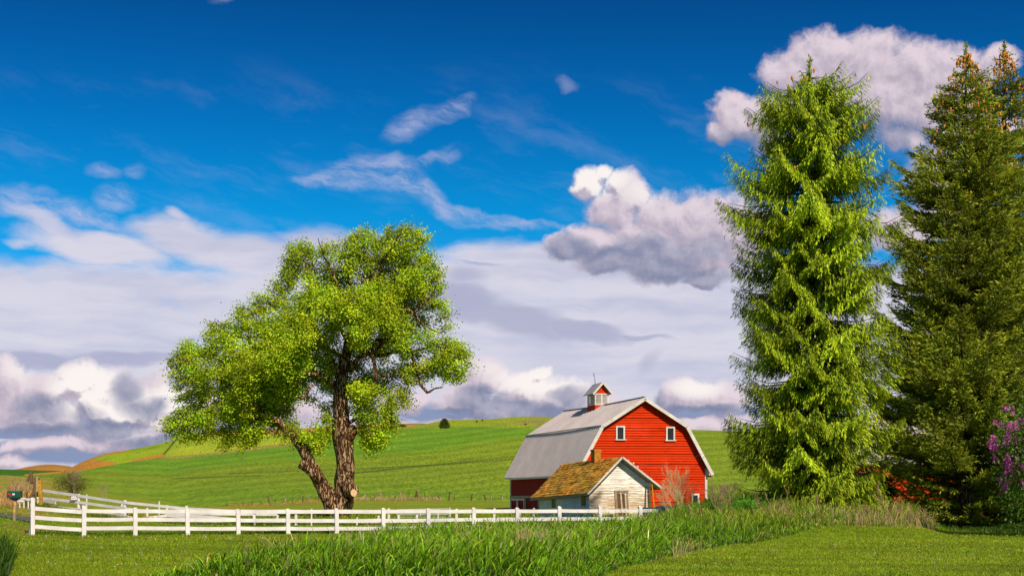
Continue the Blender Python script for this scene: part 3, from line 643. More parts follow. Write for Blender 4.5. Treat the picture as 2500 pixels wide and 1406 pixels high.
# ------------------------------------------------------------------ white milk-house cabin in front of the barn
def build_cabin():
    R0 = Vector((7.786, 104, 0)); b = Vector((1, 0, 0)); a = Vector((-.454, .891, 0)); L = 8.77; zg = .35
    sg = lambda t: -.039 * t
    P = lambda s, t, z: Vector((R0.x + b.x * s + a.x * t, R0.y + a.y * t, z + sg(t)))
    cab = thing('cabin', 'small weathered white cabin with flaking boards and a mossy shingle roof', 'cabin', P(0, 4, zg))
    t0 = .66; tbk = 8.3; sl, sr = -1.95, 2.25
    zl = lambda s: 4.85 + (s * 1.061 if s < 0 else -s * .783)
    def outline(z):
        zz = z + .14
        lo = sl if zz <= zl(sl) else (zz - 4.85) / 1.061; hi = sr if zz <= zl(sr) else (4.85 - zz) / .783
        return (min(lo, -.01), max(hi, .01))
    def shear(w): w.v = [(x, y, z + sg((y - 104) / .891)) for x, y, z in w.v]
    out = Vector((-.0, -1, 0)); rng = random.Random(5)
    w = MB(); lapped_wall(w, P(0, t0, 0), b, outline, zg - .4, 4.68, .125, out, .03, .012, rng); shear(w); w.build('front_wall', M['cabinwood'], cab)
    w = MB(); lapped_wall(w, P(0, tbk, 0), -b, lambda z: tuple(-v for v in outline(z))[::-1], zg - .4, 4.6, .125, -out); shear(w); w.build('back_wall', M['cabinshaded'], cab)
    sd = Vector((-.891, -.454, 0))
    w = MB(); lapped_wall(w, P(sl, t0, 0), -a, lambda z: (-(tbk - t0), 0), zg - .6, zl(sl) - .2, .16, sd, .02); shear(w); w.build('side_wall', M['cabinshaded'], cab)
    w = MB(); lapped_wall(w, P(sr, t0, 0), a, lambda z: (0, (tbk - t0)), zg - .6, zl(sr) - .2, .16, -sd, .02); shear(w); w.build('side_wall', M['cabinshaded'], cab)
    # shingle roof: individual courses with uneven shingles
    rng = random.Random(8); r = MB()
    for sgn, se in ((-1, -2.44), (1, 2.77)):
        slope = 1.061 if sgn < 0 else .783; n = 17 if sgn < 0 else 17
        nl = Vector((-sgn * -slope, 1)).normalized() if 0 else None
        for k in range(n):
            s0 = se * (1 - k / n); s1 = se * (1 - (k + 1.25) / n) if k < n - 1 else 0
            t = 0.0
            while t < L:
                wd = rng.uniform(.16, .42); t2 = min(L, t + wd); j = rng.uniform(-.02, .035); up = rng.uniform(.022, .05)
                v = rng.uniform(.55, 1.15) * (1 + .25 * mnoise.noise(Vector((t * .9, k * .5, 3 * sgn)))); mo = 1 + .3 * mnoise.noise(Vector((t * .5, k * .3, 9)))
                wob = .04 * mnoise.noise(Vector((t * .4, k * .35, 2)))
                z0 = 4.85 - slope * abs(s0) + up + wob; z1 = 4.85 - slope * abs(s1) + .006 + wob
                sj = s0 + sgn * j
                q = [P(sj, t, z0 - .03), P(sj, t2 - .012, z0 - .03), P(sj, t2 - .012, z0), P(sj, t, z0)]
                col = (v * mo, v, v * .9)
                r.quad(P(sj, t, z0), P(sj, t2 - .012, z0), P(s1, t2 - .012, z1), P(s1, t, z1), col); r.quad(q[0], q[1], q[2], q[3], (v * .6,) * 3)
                t = t2
    rf = r.build('roof', M['shingle'], cab, colors=True)
    dk = MB()
    for se, slope in ((-2.42, 1.061), (2.75, .783)):
        A = [P(se, .03, 4.80 - slope * abs(se)), P(0, .03, 4.80), P(0, L - .03, 4.80), P(se, L - .03, 4.80 - slope * abs(se))]
        dk.hexa([v - Vector((0, 0, .06)) for v in A] + A)
    dk.build('roof_deck', M['barewood'], rf)
    for se, slope in ((-2.47, 1.061), (2.80, .783)):
        m = MB(); n_ = Vector((-slope if se > 0 else slope, 1))
        m.beam(P(se, -.03, 4.80 - slope * abs(se)), P(0, -.03, 4.80), .05, .13, (0, 0, 1)); m.build('barge_board', M['trim'], cab)
        m = MB(); m.beam(P(se * .985, .1, 4.72 - slope * abs(se) * .985), P(se * .985, L, 4.72 - slope * abs(se) * .985), .04, .08); m.build('eave_board', M['barewood'], cab)
    for s_ in (sl, sr):
        m = MB(); c = P(s_, t0, 1.2); m.beam(Vector((c.x, c.y - .02, zg - .3)), Vector((c.x, c.y - .02, zl(s_) - .15)), .13, .1, (0, 1, 0)); m.build('corner_board', M['cabinwood'], cab)
    # door: leaning bare frame, two long panels
    Y = P(0, t0, 0).y
    def pt(px, py, d=0): q = at(px, py, Y); return Vector((q.x, q.y - d, q.z))
    def quadprism(name, pl, d0, d1, mt, parent):
        m = MB(); m.hexa([pt(*pl[0], d0), pt(*pl[1], d0), pt(*pl[1], d1), pt(*pl[0], d1), pt(*pl[3], d0), pt(*pl[2], d0), pt(*pl[2], d1), pt(*pl[3], d1)]); return m.build(name, mt, parent)
    dr = quadprism('door', [(1508.5, 1268), (1533, 1268), (1529, 1200.5), (1505, 1200.5)], .02, .035, M['barewood'], cab)
    quadprism('panel', [(1509.5, 1240), (1517, 1240), (1513.5, 1204), (1506.5, 1204)], .034, .045, M['darkwood'], dr); quadprism('panel', [(1521, 1240), (1527.5, 1240), (1524, 1204), (1517.5, 1204)], .034, .045, M['darkwood'], dr)
    quadprism('panel', [(1510.5, 1258), (1518, 1258), (1517.5, 1248), (1510, 1248)], .034, .045, M['darkwood'], dr); quadprism('panel', [(1522, 1258), (1529, 1258), (1528.5, 1248), (1521.5, 1248)], .034, .045, M['darkwood'], dr)
    quadprism('stile', [(1517.6, 1250), (1520.6, 1250), (1517, 1203), (1514, 1203)], .034, .05, M['cabinwood'], dr); quadprism('stile', [(1528.4, 1266), (1531.5, 1266), (1528.6, 1203), (1525, 1203)], .034, .05, M['cabinwood'], dr)
    quadprism('frame', [(1504, 1268), (1508.5, 1268), (1505, 1200), (1500.5, 1200)], .015, .08, M['barewood'], dr); quadprism('frame', [(1533, 1268), (1537.5, 1268), (1533, 1200), (1529, 1200)], .015, .08, M['barewood'], dr)
    quadprism('lintel', [(1500.2, 1200), (1534.5, 1200), (1534.5, 1196), (1500, 1196)], .015, .095, M['barewood'], dr)
    def swin(t1, t2, z0, z1):
        f_ = MB(); o = sl - .0
        def q(t, z, e): v = P(o, t, z); return v + sd * e
        def bx(mb, ta, tb, za, zb, e0, e1): mb.hexa([q(ta, za, e0), q(tb, za, e0), q(tb, za, e1), q(ta, za, e1), q(ta, zb, e0), q(tb, zb, e0), q(tb, zb, e1), q(ta, zb, e1)])
        bx(f_, t1 - .1, t1, z0 - .1, z1 + .1, .0, .055); bx(f_, t2, t2 + .1, z0 - .1, z1 + .1, .0, .055); bx(f_, t1, t2, z1, z1 + .1, .0, .055); bx(f_, t1, t2, z0 - .1, z0, .0, .055)
        f = f_.build('window', M['trim'], cab); p = MB(); bx(p, t1, t2, z0, z1, .016, .03); p.build('pane', M['glass'], f)
    swin(1.15, 1.85, 1.42, 2.12); swin(5.65, 6.28, 1.45, 2.1)
    # chimney
    c = MB(); q = P(.02, 3.75, 4.6)
    z = 4.3
    rng = random.Random(2)
    while z < 5.5:
        g_ = rng.uniform(-.012, .012); top = z > 5.3
        c.box((q.x + g_, q.y, z), .52 + (.07 if top else 0), .52 + (.07 if top else 0), .072, R(27)); c.box((q.x, q.y, z + .043), .49, .49, .014, R(27)); z += .086
    ch = c.build('chimney', M['brick'], cab); m = MB(); m.box((q.x, q.y, 5.545), .3, .3, .02, R(27)); m.build('flue', M['sooty'], ch)
    for k, (px, py) in enumerate([(1547, 1130), (1557, 1139), (1534, 1124)]):
        m = MB(); v = at(px, py, Y - .5); m.box(tuple(v), .09, .09, .13); m.build('insulator', M['trim'], cab)
build_cabin()
# wire from the cabin gable to the barn
m = MB(); p0, p1 = at(1548, 1130, 103.8), at(1735, 1096, 124.4); pts = [p0.lerp(p1, i / 12) - Vector((0, 0, .55 * 4 * (i / 12) * (1 - i / 12))) for i in range(13)]
m.tube(pts, .012, 5); tag(m.build('power_cable', M['wire']), 'thin dark cable sagging from the cabin gable to the barn wall', 'cable')
for (px0, py0, px1, py1, wd, mt, lb) in ((1588, 1262, 1586, 1152, .09, 'darkwood', 'dark brown plank leaning on the right corner of the cabin'), (1600, 1262, 1590, 1165, .08, 'goldwood', 'tawny plank leaning beside the right corner of the cabin')):
    m = MB(); m.beam(at(px0, py0, 103.9), at(px1, py1, 104.15), wd, .04, (0, -1, 0)); o = m.build('leaning_plank', M[mt]); tag(o, lb, 'plank')

# red shed behind the right-hand spruces
def build_shed():
    Y = 118.; x0, x1 = 27.6, 46.; zg = .3; ze = EYE + 103 * Y / F; zr = EYE + 215 * Y / F
    sh = thing('shed', 'red shed with a pale grey roof half hidden behind the dark spruces', 'shed', (35, Y + 4, zg))
    w = MB(); lapped_wall(w, (0, Y, 0), (1, 0, 0), lambda z: (x0, x1), zg - .5, ze, .2, (0, -1, 0)); w.build('front_wall', M['red'], sh)
    for x, ex, ou in ((x0, (0, -1, 0), (-1, 0, 0)), (x1, (0, 1, 0), (1, 0, 0))):
        w = MB(); hf = lambda z: (0 if z < ze else (z - ze) / (zr - ze) * 4.5)
        if ex[1] < 0: lapped_wall(w, (x, Y, 0), ex, lambda z: (-9 + hf(z), -hf(z)), zg - .5, zr - .05, .2, ou)
        else: lapped_wall(w, (x, Y, 0), ex, lambda z: (hf(z), 9 - hf(z)), zg - .5, zr - .05, .2, ou)
        w.build('side_wall', M['red'], sh)
    w = MB(); lapped_wall(w, (0, Y + 9, 0), (-1, 0, 0), lambda z: (-x1, -x0), zg - .5, ze, .2, (0, 1, 0)); w.build('back_wall', M['red'], sh)
    r = MB()
    for ya, yb in ((Y - .5, Y + 4.5), (Y + 9.5, Y + 4.5)):
        za = ze - .5 * (zr - ze) / 4.5; A = [Vector((x0 - .4, ya, za)), Vector((x1 + .4, ya, za)), Vector((x1 + .4, yb, zr)), Vector((x0 - .4, yb, zr))]
        if ya > yb: A = A[::-1]
        r.hexa(A + [v + Vector((0, 0, .1)) for v in A])
        x = x0 - .3
        while x < x1: r.beam((x, ya, za + .11), (x, yb, zr + .11), .04, .04); x += .4
    r.build('roof', M['roof'], sh)
    m = MB(); m.beam((x0 - .4, Y - .53, ze - .24), (x1 + .4, Y - .53, ze - .24), .05, .2); m.build('eave_board', M['trim'], sh)
build_shed()

# ------------------------------------------------------------------ white board fences
def post(mb, c, w, z0, z1, rz=0, lean=0):
    h = z1 - z0; mb.box((c[0], c[1], (z0 + z1 - .05) / 2), w, w, h - .05, rz, .04, (lean, 0))
    x = c[0] + lean; q = [(x + sx * w * .48, c[1] + sy * w * .48, z1 - .05) for sx, sy in ((-1, -1), (1, -1), (1, 1), (-1, 1))]
    mb.hexa(q + [(x + (p[0] - x) * .55, c[1] + (p[1] - c[1]) * .55, z1) for p in q])
def near_fence():
    rng = random.Random(12)
    A = Vector((-18.4, 72.0)); B = Vector((7.08, 81.4)); D = B - A
    def plan(px):
        k = (px - CX) / F; t = (A.x - k * A.y) / (k * D.y - D.x); p = A + D * t; return p
    posts = [(80, 1214, 1308), (205, 1233, 1307.5), (330, 1238, 1308), (458, 1240, 1307), (582, 1242, 1309), (703, 1241, 1310), (822, 1240, 1308), (935, 1239, 1307), (1045, 1240, 1305), (1156, 1238, 1303), (1262, 1238, 1300), (1365, 1235, 1297), (1465, 1233, 1293), (1563, 1234, 1290)]
    fe = thing('white_fence', 'long white three-rail board fence in front, running from the corner post to the cabin', 'fence', (plan(822).x, plan(822).y, 0))
    rz = math.atan2(D.y, D.x); pp = []
    for px, ty, by in posts:
        p = plan(px); Y = p.y; zt = EYE - (ty - HY) * Y / F; zb = G(p.x, Y) - .1
        w = .2 if px > 90 else .19; m = MB(); post(m, (p.x, p.y), w, zb, zt, rz, rng.uniform(-.025, .025)); m.build('post', M['white'], fe); pp.append((p, Y))
    for i in range(len(pp) - 1):
        (p, Y0), (q, Y1) = pp[i], pp[i + 1]; u = (q - p).normalized()
        a = p + u * .105; b = q - u * .105
        ys = ((1241, 1249), (1262, 1270), (1284.5, 1292)) if i == 0 else ((1246.5,) * 2, (1267.5,) * 2, (1289,) * 2)
        if i >= 6: k = (i - 6) / 7; ys = ((1248 - 2 * k,) * 2, (1271 - 7 * k, 1270 - 7 * k), (1290 - 11 * k, 1289 - 11 * k))
        elif i > 0: k = i / 6; ys = ((1247 + k,) * 2, (1266.5 + 4.5 * k,) * 2, (1288 + 2 * k,) * 2)
        for y0, y1 in ys:
            za = EYE - (y0 + rng.uniform(-.6, .6) - HY) * Y0 / F; zb = EYE - (y1 + rng.uniform(-.6, .6) - HY) * Y1 / F; m = MB()
            n = 3; sag = rng.uniform(.0, .018); pts = [Vector((a.x + (b.x - a.x) * k / n, a.y + (b.y - a.y) * k / n, za + (zb - za) * k / n - (sag if 0 < k < n else 0))) for k in range(n + 1)]
            for k in range(n): m.beam(pts[k], pts[k + 1] + (pts[k + 1] - pts[k]).normalized() * .004, .045, .185)
            m.build('rail', M['white'], fe)
    p, Y0 = pp[-1]; q = plan(1606); u = (q - p).normalized(); a = p + u * .105
    for y in (1246, 1264, 1279):
        m = MB(); m.beam((a.x, a.y, EYE - (y - HY) * Y0 / F), (q.x, q.y, EYE - (y - .5 - HY) * q.y / F), .045, .185); m.build('rail', M['white'], fe)
    c = plan(80); g0 = G(c.x, c.y)
    for dx, dy, h, ln, w in ((-.13, .14, 1.68, .07, .08), (-.30, .5, 1.05, .16, .05)):
        m = MB(); m.beam((c.x + dx - ln * .6, c.y + dy, g0 - .05), (c.x + dx + ln, c.y + dy, g0 + h), w, .05, (0, -1, 0)); m.build('corner_board', M['white'], fe)
    # rails of the return that runs back from the corner, seen almost end on
    for z in (.45, .85, 1.3):
        m = MB(); m.beam((c.x - .1, c.y + .12, g0 + z), (c.x - .75, c.y + 2.2, g0 + z + .22), .045, .17); m.build('rail', M['white'], fe)
    m = MB(); post(m, (c.x - .8, c.y + 2.35), .14, g0 - .1, g0 + 1.55); m.build('post', M['white'], fe)
near_fence()
def back_fence(label, posts, rails, w=.17, name='white_fence'):
    """posts: (px, Y, y_top, [y_base]); rails: lists of (px, y) followed along the posts"""
    rng = random.Random(len(posts)); P = [at(p[0], p[2], p[1]) for p in posts]
    fe = thing(name, label, 'fence', (P[len(P) // 2].x, P[len(P) // 2].y, G(P[len(P) // 2].x, P[len(P) // 2].y)))
    pxs = [p[0] for p in posts]; Ys = [p[1] for p in posts]
    for p, q in zip(posts, P):
        m = MB(); post(m, (q.x, q.y), w, G(q.x, q.y) - .15, q.z, 0, rng.uniform(-.03, .03)); m.build('post', M['white'], fe)
    for rl in rails:
        xs = sorted(set([r[0] for r in rl] + [x for x in pxs if rl[0][0] < x < rl[-1][0]]))
        for x0, x1 in zip(xs[:-1], xs[1:]):
            y0, y1 = (np.interp(x, [r[0] for r in rl], [r[1] for r in rl]) for x in (x0, x1)); Y0, Y1 = (np.interp(x, pxs, Ys) - w / 2 - .03 for x in (x0, x1))
            m = MB(); m.beam(at(x0 + .4, y0, Y0), at(x1 - .4, y1 + rng.uniform(-.5, .5), Y1), .04, .185); m.build('rail', M['white'], fe)
back_fence('white board fence climbing the bank at the far left behind the near fence', [(95, 106, 1190), (193, 104, 1205), (305, 102, 1220), (456, 101, 1234), (621, 100, 1245), (723, 100, 1246), (950, 100, 1240), (1115, 99, 1241), (1207, 99, 1240), (1303, 98.5, 1239), (1441, 98, 1238)],
           [[(90, 1195), (193, 1210), (305, 1226), (456, 1241), (621, 1250), (1441, 1248)], [(90, 1214), (193, 1225.5), (305, 1241), (456, 1257), (621, 1271), (950, 1273), (1207, 1266), (1441, 1262)], [(90, 1232), (193, 1243), (325, 1263)]])
back_fence('low white two-rail fence just behind the bend of the long white fence', [(298, 107, 1230), (360, 107, 1239), (408, 107, 1232), (516, 106, 1242), (677, 106, 1256), (924, 106, 1258), (973, 106, 1256), (1019, 106, 1256), (1150, 106, 1256), (1270, 105, 1243)],
           [[(298, 1242), (424, 1250), (516, 1254), (677, 1255)], [(336, 1266), (410, 1258), (516, 1266)], [(408, 1273), (516, 1277), (560, 1278)]], .15)
def stake(px, Y, ty, label):
    q = at(px, ty, Y); m = MB(); g0 = G(q.x, q.y) - .1; m.tube([(q.x, q.y, g0), (q.x + .02, q.y, q.z)], .055, 6)
    tag(m.build('marker_stake', M['pipe' if 0 else 'white']), label, 'stake', 'thin white marker stakes along the driveway')
stake(211, 104.6, 1206, 'thin white stake just right of the warning sign on the back fence'); stake(388, 103, 1223, 'thin white stake left of the cottonwood between the two back fences')
stake(760, 98, 1241, 'thin white stake standing left of the cottonwood trunk behind the near fence'); stake(871, 98, 1262, 'short thin white stake right of the cottonwood trunk below the top rail'); stake(1069, 104, 1242, 'thin white stake beside the grey pipe gate')
def pipe_gate():
    Y = 112.; p = [at(970, 1243.5, Y), at(1095, 1241.5, Y), at(1095, 1262, Y), at(970, 1262, Y)]
    g = thing('pipe_gate', 'grey tubular metal gate behind the near fence right of the cottonwood', 'gate', (p[3].x, Y, G(p[3].x, Y)))
    m = MB(); m.tube(p + [p[0]], .035, 6); m.build('gate_frame', M['pipe'], g)
    for k in (1, 2): m = MB(); m.tube([p[0].lerp(p[3], k / 3), p[1].lerp(p[2], k / 3)], .025, 6); m.build('bar', M['pipe'], g)
    m = MB(); m.tube([p[0].lerp(p[1], .45), p[3].lerp(p[2], .45)], .025, 6); m.build('upright', M['pipe'], g)
    m = MB(); q = Vector((p[1].x + .1, Y, G(p[1].x, Y) - .2)); m.tube([q, (q.x, Y, p[1].z + .1)], .07, 8); m.build('gate_post', M['pipe'], g)
    Y = 93.
    pts = [at(1600, 1300, Y), at(1600, 1243, Y), at(1601.5, 1238, Y), at(1605, 1235, Y), at(1650, 1235, Y), at(1700, 1236, Y)]
    g = thing('pipe_gate', 'bent white pipe gate between the cabin and the tan dead brush', 'gate', (pts[0].x, Y, G(pts[0].x, Y)))
    m = MB(); m.tube(pts, .045, 8); m.build('gate_frame', M['white'], g)
    m = MB(); m.tube([at(1600, 1252, Y), at(1700, 1252, Y)], .03, 6); m.build('bar', M['white'], g)
pipe_gate()
def grey_trough():
    Y = 91.; a, b = at(1572, 1250, Y), at(1640, 1250, Y); m = MB()
    zt = EYE - 20 * Y / F + .15
    m.box(((a.x + b.x) / 2, Y + .6, zt - .3), b.x - a.x, .9, .55, 0, -.06); m.box(((a.x + b.x) / 2, Y + .6, zt), b.x - a.x + .12, 1.0, .06)
    tag(m.build('water_trough', M['wirebox']), 'low grey metal trough behind the last post of the near fence', 'trough')
M['wirebox'] = mat('galvanised', (.20, .22, .25), (.28, .30, .33), 4, .45, .5)
grey_trough()
# wire fence at the foot of the hill
def wire_fence():
    base = lambda px: np.interp(px, [540, 555, 660, 780, 893, 1050, 1225, 1260], [1238, 1237, 1230, 1223, 1217, 1214, 1222, 1223])
    top = {555: 10, 595: 9, 616: 11, 639: 10, 658: 19, 673: 10, 695: 14, 713: 12, 738: 14, 755: 14, 771: 11, 780: 16, 893: 13, 916: 11, 931: 16, 964: 10, 975: 15, 997: 12, 1014: 15, 1020: 17, 1038: 12, 1070: 10, 1096: 15, 1108: 12, 1150: 14, 1186: 14, 1199: 14, 1225: 13}
    c = on(900, 189); fe = thing('wire_fence', 'old wire fence on weathered posts along the foot of the green hill', 'fence', c); rng = random.Random(4); tops = []
    for px, h in top.items():
        Y = 189.; q = at(px, base(px), Y); z0 = q.z; hh = h * Y / F * 1.05; thick = h in (19, 14, 16, 17, 15, 13); ln = rng.uniform(-.25, .25)
        m = MB(); m.tube([(q.x, Y, z0 - .4), (q.x + ln * .5, Y, z0 + hh * .5), (q.x + ln, Y, z0 + hh)], (.11, .10, .085) if thick else (.045,) * 3, 6, jit=.3); m.build('post', M['barewood' if thick and px % 2 else 'darkwood'], fe); tops.append(Vector((q.x + ln * .8, Y - .1, z0 + hh * .85)))
    for f in (.0, .4): m = MB(); m.tube([t - Vector((0, 0, f)) for t in tops], .012, 3); m.build('wire', M['wire'], fe)
wire_fence()

# ------------------------------------------------------------------ mailbox, sign, old timber at the left
def mailbox():
    Y = 80.; b = on(36, Y); gb = b.z; px = Y / F
    t = thing('mailbox', 'dark green mailbox with a red flag on a leaning grey post beside the driveway', 'mailbox', b)
    zt = EYE - (1198 - HY) * px; zb = EYE - (1214 - HY) * px; x0, x1 = (20.5 - CX) * px, (51.5 - CX) * px; h = zt - zb; d = .34
    m = MB(); prof = [(-d / 2, 0), (d / 2, 0), (d / 2, h * .6)] + [(d / 2 * math.cos(a), h * .6 + h * .4 * math.sin(a)) for a in np.linspace(.3, math.pi - .3, 7)] + [(-d / 2, h * .6)]
    n = len(prof); k = [(x0, Y + y, zb + z) for y, z in prof] + [(x1, Y + y, zb + z) for y, z in prof]
    m.add(k, [tuple(range(n))[::-1], tuple(range(n, 2 * n))] + [(i, (i + 1) % n, (i + 1) % n + n, i + n) for i in range(n)])
    for x in (x0 - .012, x1 + .012):          # rolled end rims
        m.tube([(x, Y + y * 1.04, zb - .005 + z * 1.03) for y, z in prof + prof[:1]], .014, 5)
    m.build('box', M['greenpaint'], t)
    f = MB(); xf = (22.5 - CX) * px; zf = EYE - (1205.5 - HY) * px; yf = Y - d / 2 - .012
    f.box((xf + .07, yf, zf), .16, .014, .055); f.box((xf + .135, yf, zf - .05), .045, .014, .13); f.build('flag', M['redpaint'], t)
    for xx in (34.2, 37.2):
        f = MB(); f.box(((xx - CX) * px, yf + .006, EYE - (1205.8 - HY) * px), .05, .01, .095); f.build('number_plate', M['paper'], t)
    f = MB(); f.box(((37 - CX) * px, Y, zb - .05), .46, .3, .10); f.box(((37 - CX) * px, Y, zb - .12), .3, .22, .08); f.build('bracket', M['black'], t)
    f = MB(); f.beam((b.x - .02, Y, gb - .2), (b.x + .045, Y, zb - .03), .13, .13, (0, -1, 0)); ps = f.build('post', M['barewood'], t)
    for yy in (1229, 1247): f = MB(); f.box((b.x + .03 - (yy - 1229) * .0018, Y - .075, EYE - (yy - HY) * px), .055, .02, .15); f.build('reflector', M['amber'], ps)
mailbox()
def sign():
    q = at(180.5, 1215, 103.9); t = thing('warning_sign', 'small white black-edged PRIVATE PROPERTY sign nailed to the back fence', 'sign', q); w, h = .46, .31
    m = MB(); m.box(tuple(q), w, .012, h, 0); m.build('plate', M['paper'], t)
    m = MB()
    for x, z, sx, sz in ((0, h / 2 - .012, w, .024), (0, -h / 2 + .012, w, .024), (-w / 2 + .010, 0, .02, h - .048), (w / 2 - .012, 0, .024, h - .048), (-w / 2 + .04, h / 2 - .05, .045, .05), (w / 2 - .045, h / 2 - .05, .05, .05)):
        m.box((q.x + x, q.y - .0085, q.z + z), sx, .004, sz)
    m.build('border', M['black'], t)
    for s, z, mt, sz in (('PRIVATE', .05, 'redpaint', .082), ('PROPERTY', -.045, 'black', .082)):
        c = bpy.data.curves.new('lettering', 'FONT'); c.body = s; c.size = sz; c.align_x = 'CENTER'; c.align_y = 'CENTER'; c.extrude = .001; c.offset = .0015
        tmp = bpy.data.objects.new('tmp', c); COLL.objects.link(tmp); bpy.context.view_layer.update()
        me = bpy.data.meshes.new_from_object(tmp.evaluated_get(bpy.context.evaluated_depsgraph_get())); bpy.data.objects.remove(tmp); bpy.data.curves.remove(c)
        me.transform(Matrix.Translation((0, -.0095, z)) @ Matrix.Rotation(R(90), 4, 'X')); me.materials.clear(); link('lettering', me, t, M[mt])
sign()
def timber():
    Y = 103.
    def beam(name, label, cat, a, b, w, mt, grp=None):
        m = MB(); m.beam(a, b, w, w * .8, (0, -1, 0)); tag(m.build(name, M[mt]), label, cat, grp)
    beam('timber_post', 'thick yellow-stained timber post behind the end of the back fence', 'post', at(100, 1232, Y), at(97.5, 1172, Y), .24, 'goldwood')
    for a, b, w, mt, lb in (((74, 1215), (95, 1166), .16, 'darkwood', 'dark pole leaning right onto the yellow timber post'), ((70, 1210), (88, 1185), .12, 'goldwood', 'short tawny pole leaning low beside the yellow timber post'), ((84, 1217), (84, 1166), .13, 'darkwood', 'upright dark pole just left of the yellow timber post'),
                            ((66, 1174), (77, 1154), .15, 'darkwood', 'broken dark pole tilting at the top left of the timber heap'), ((77, 1180), (75, 1153), .2, 'darkwood', 'rotten upright timber with a split top left of the heap'), ((93, 1212), (91, 1163), .17, 'barewood', 'grey upright pole against the yellow timber post')):
        beam('timber_pole', lb, 'pole', at(*a, Y + 1), at(*b, Y + 1.2), w, mt, 'old timber poles heaped beside the drive')
    for px, y0, y1, w, lb in ((47.5, 1225, 1218, .5, 'white board lying just right of the mailbox post'), (58, 1219, 1214, .3, 'short white board left of the timber heap'), (68.5, 1221, 1216, .28, 'short white board below the timber heap'), (76, 1220, 1217, .15, 'smallest white board beside the corner post')):
        Y2 = 100.; q = at(px, (y0 + y1) / 2, Y2); m = MB(); m.box(tuple(q), w * 1.1, .06, (y0 - y1) * Y2 / F); m.box((q.x, q.y + .05, q.z - .3), .08, .05, .7); tag(m.build('white_board', M['white']), lb, 'board', 'low white boards beside the drive')
    q0, q1 = at(104, 1222, 108), at(135, 1227, 107); m = MB(); m.beam(q0, q1, .05, .16)
    for q in (q0, q1): m.box((q.x, q.y + .05, q.z - .3), .09, .06, .8)
    tag(m.build('white_board', M['white']), 'long low white board behind the end of the back fence', 'board', 'low white boards beside the drive')
    for px, y0, y1 in ((57, 1214, 1197), (65.5, 1216, 1202)):
        m = MB(); m.tube([at(px, y0, 103), at(px + .8, y1, 103)], .07, 6); tag(m.build('stump_post', M['goldwood' if px < 60 else 'darkwood']), 'thin %s stub post between the mailbox and the timber heap' % ('white-topped tawny' if px < 60 else 'dark brown'), 'post')
timber()

# ------------------------------------------------------------------ foliage helpers (numpy)
def unit(v): return v / np.maximum(np.linalg.norm(v, axis=-1, keepdims=True), 1e-6)
def kites(P, D, L, Wd, rng, cols, cup=0.0, mid=.42, nrm=None, nj=.45):
    """one leaf or needle spray per row: base P, direction D, length L, width Wd; cols (N,2,3) base and tip colour"""
    n = len(P); D = unit(D); r = unit(rng.normal(size=(n, 3)))
    if nrm is not None: r = unit(unit(nrm) + r * nj)
    A = unit(np.cross(D, r)); N_ = np.cross(A, D)
    L = np.asarray(L).reshape(-1, 1); Wd = np.asarray(Wd).reshape(-1, 1)
    v0 = P; m = P + D * L * mid + N_ * L * cup; v1 = m + A * Wd / 2; v2 = P + D * L; v3 = m - A * Wd / 2
    V = np.stack([v0, v1, v2, v3], 1).reshape(-1, 3); Q = np.arange(4 * n).reshape(-1, 4)
    mc_ = cols.mean(1); C = np.stack([cols[:, 0], mc_, cols[:, 1], mc_], 1).reshape(-1, 3)
    return V, Q, C
def twocol(base, tip, n, rng, var=.25, hue=.12, w=None):
    v = np.exp(rng.normal(0, var, (n, 1))); h = rng.normal(0, hue, (n, 1)); k = np.concatenate([1 + h, np.ones((n, 1)), 1 - h * .5], 1)
    if w is None: w = np.ones((n, 1))
    b = np.asarray(base) * v * k; t = (np.asarray(base) * (1 - w) + np.asarray(tip) * w) * v * k
    return np.clip(np.stack([b, t], 1), 0.001, 1)
def heavy(name, V, Q, C, mt, parent, tris=None):
    off = np.array(wl(parent)) if parent else 0
    me = np_mesh(name, np.asarray(V) - off, quads=Q, tris=tris, col=C); return link(name, me, parent, mt)
def in_poly(px, py, poly):
    x, y = np.asarray(px), np.asarray(py); r = np.zeros(x.shape, bool); n = len(poly)
    for i in range(n):
        (x0, y0), (x1, y1) = poly[i], poly[(i + 1) % n]
        c = ((y0 > y) != (y1 > y)) & (x < (x1 - x0) * (y - y0) / ((y1 - y0) + 1e-9) + x0); r ^= c
    return r
def poly_dist(px, py, poly):
    d = np.full(len(px), 1e9); n = len(poly)
    for i in range(n):
        a = np.array(poly[i], float); b = np.array(poly[(i + 1) % n], float); ab = b - a
        t = np.clip(((px - a[0]) * ab[0] + (py - a[1]) * ab[1]) / (ab @ ab), 0, 1); d = np.minimum(d, np.hypot(px - a[0] - t * ab[0], py - a[1] - t * ab[1]))
    return d

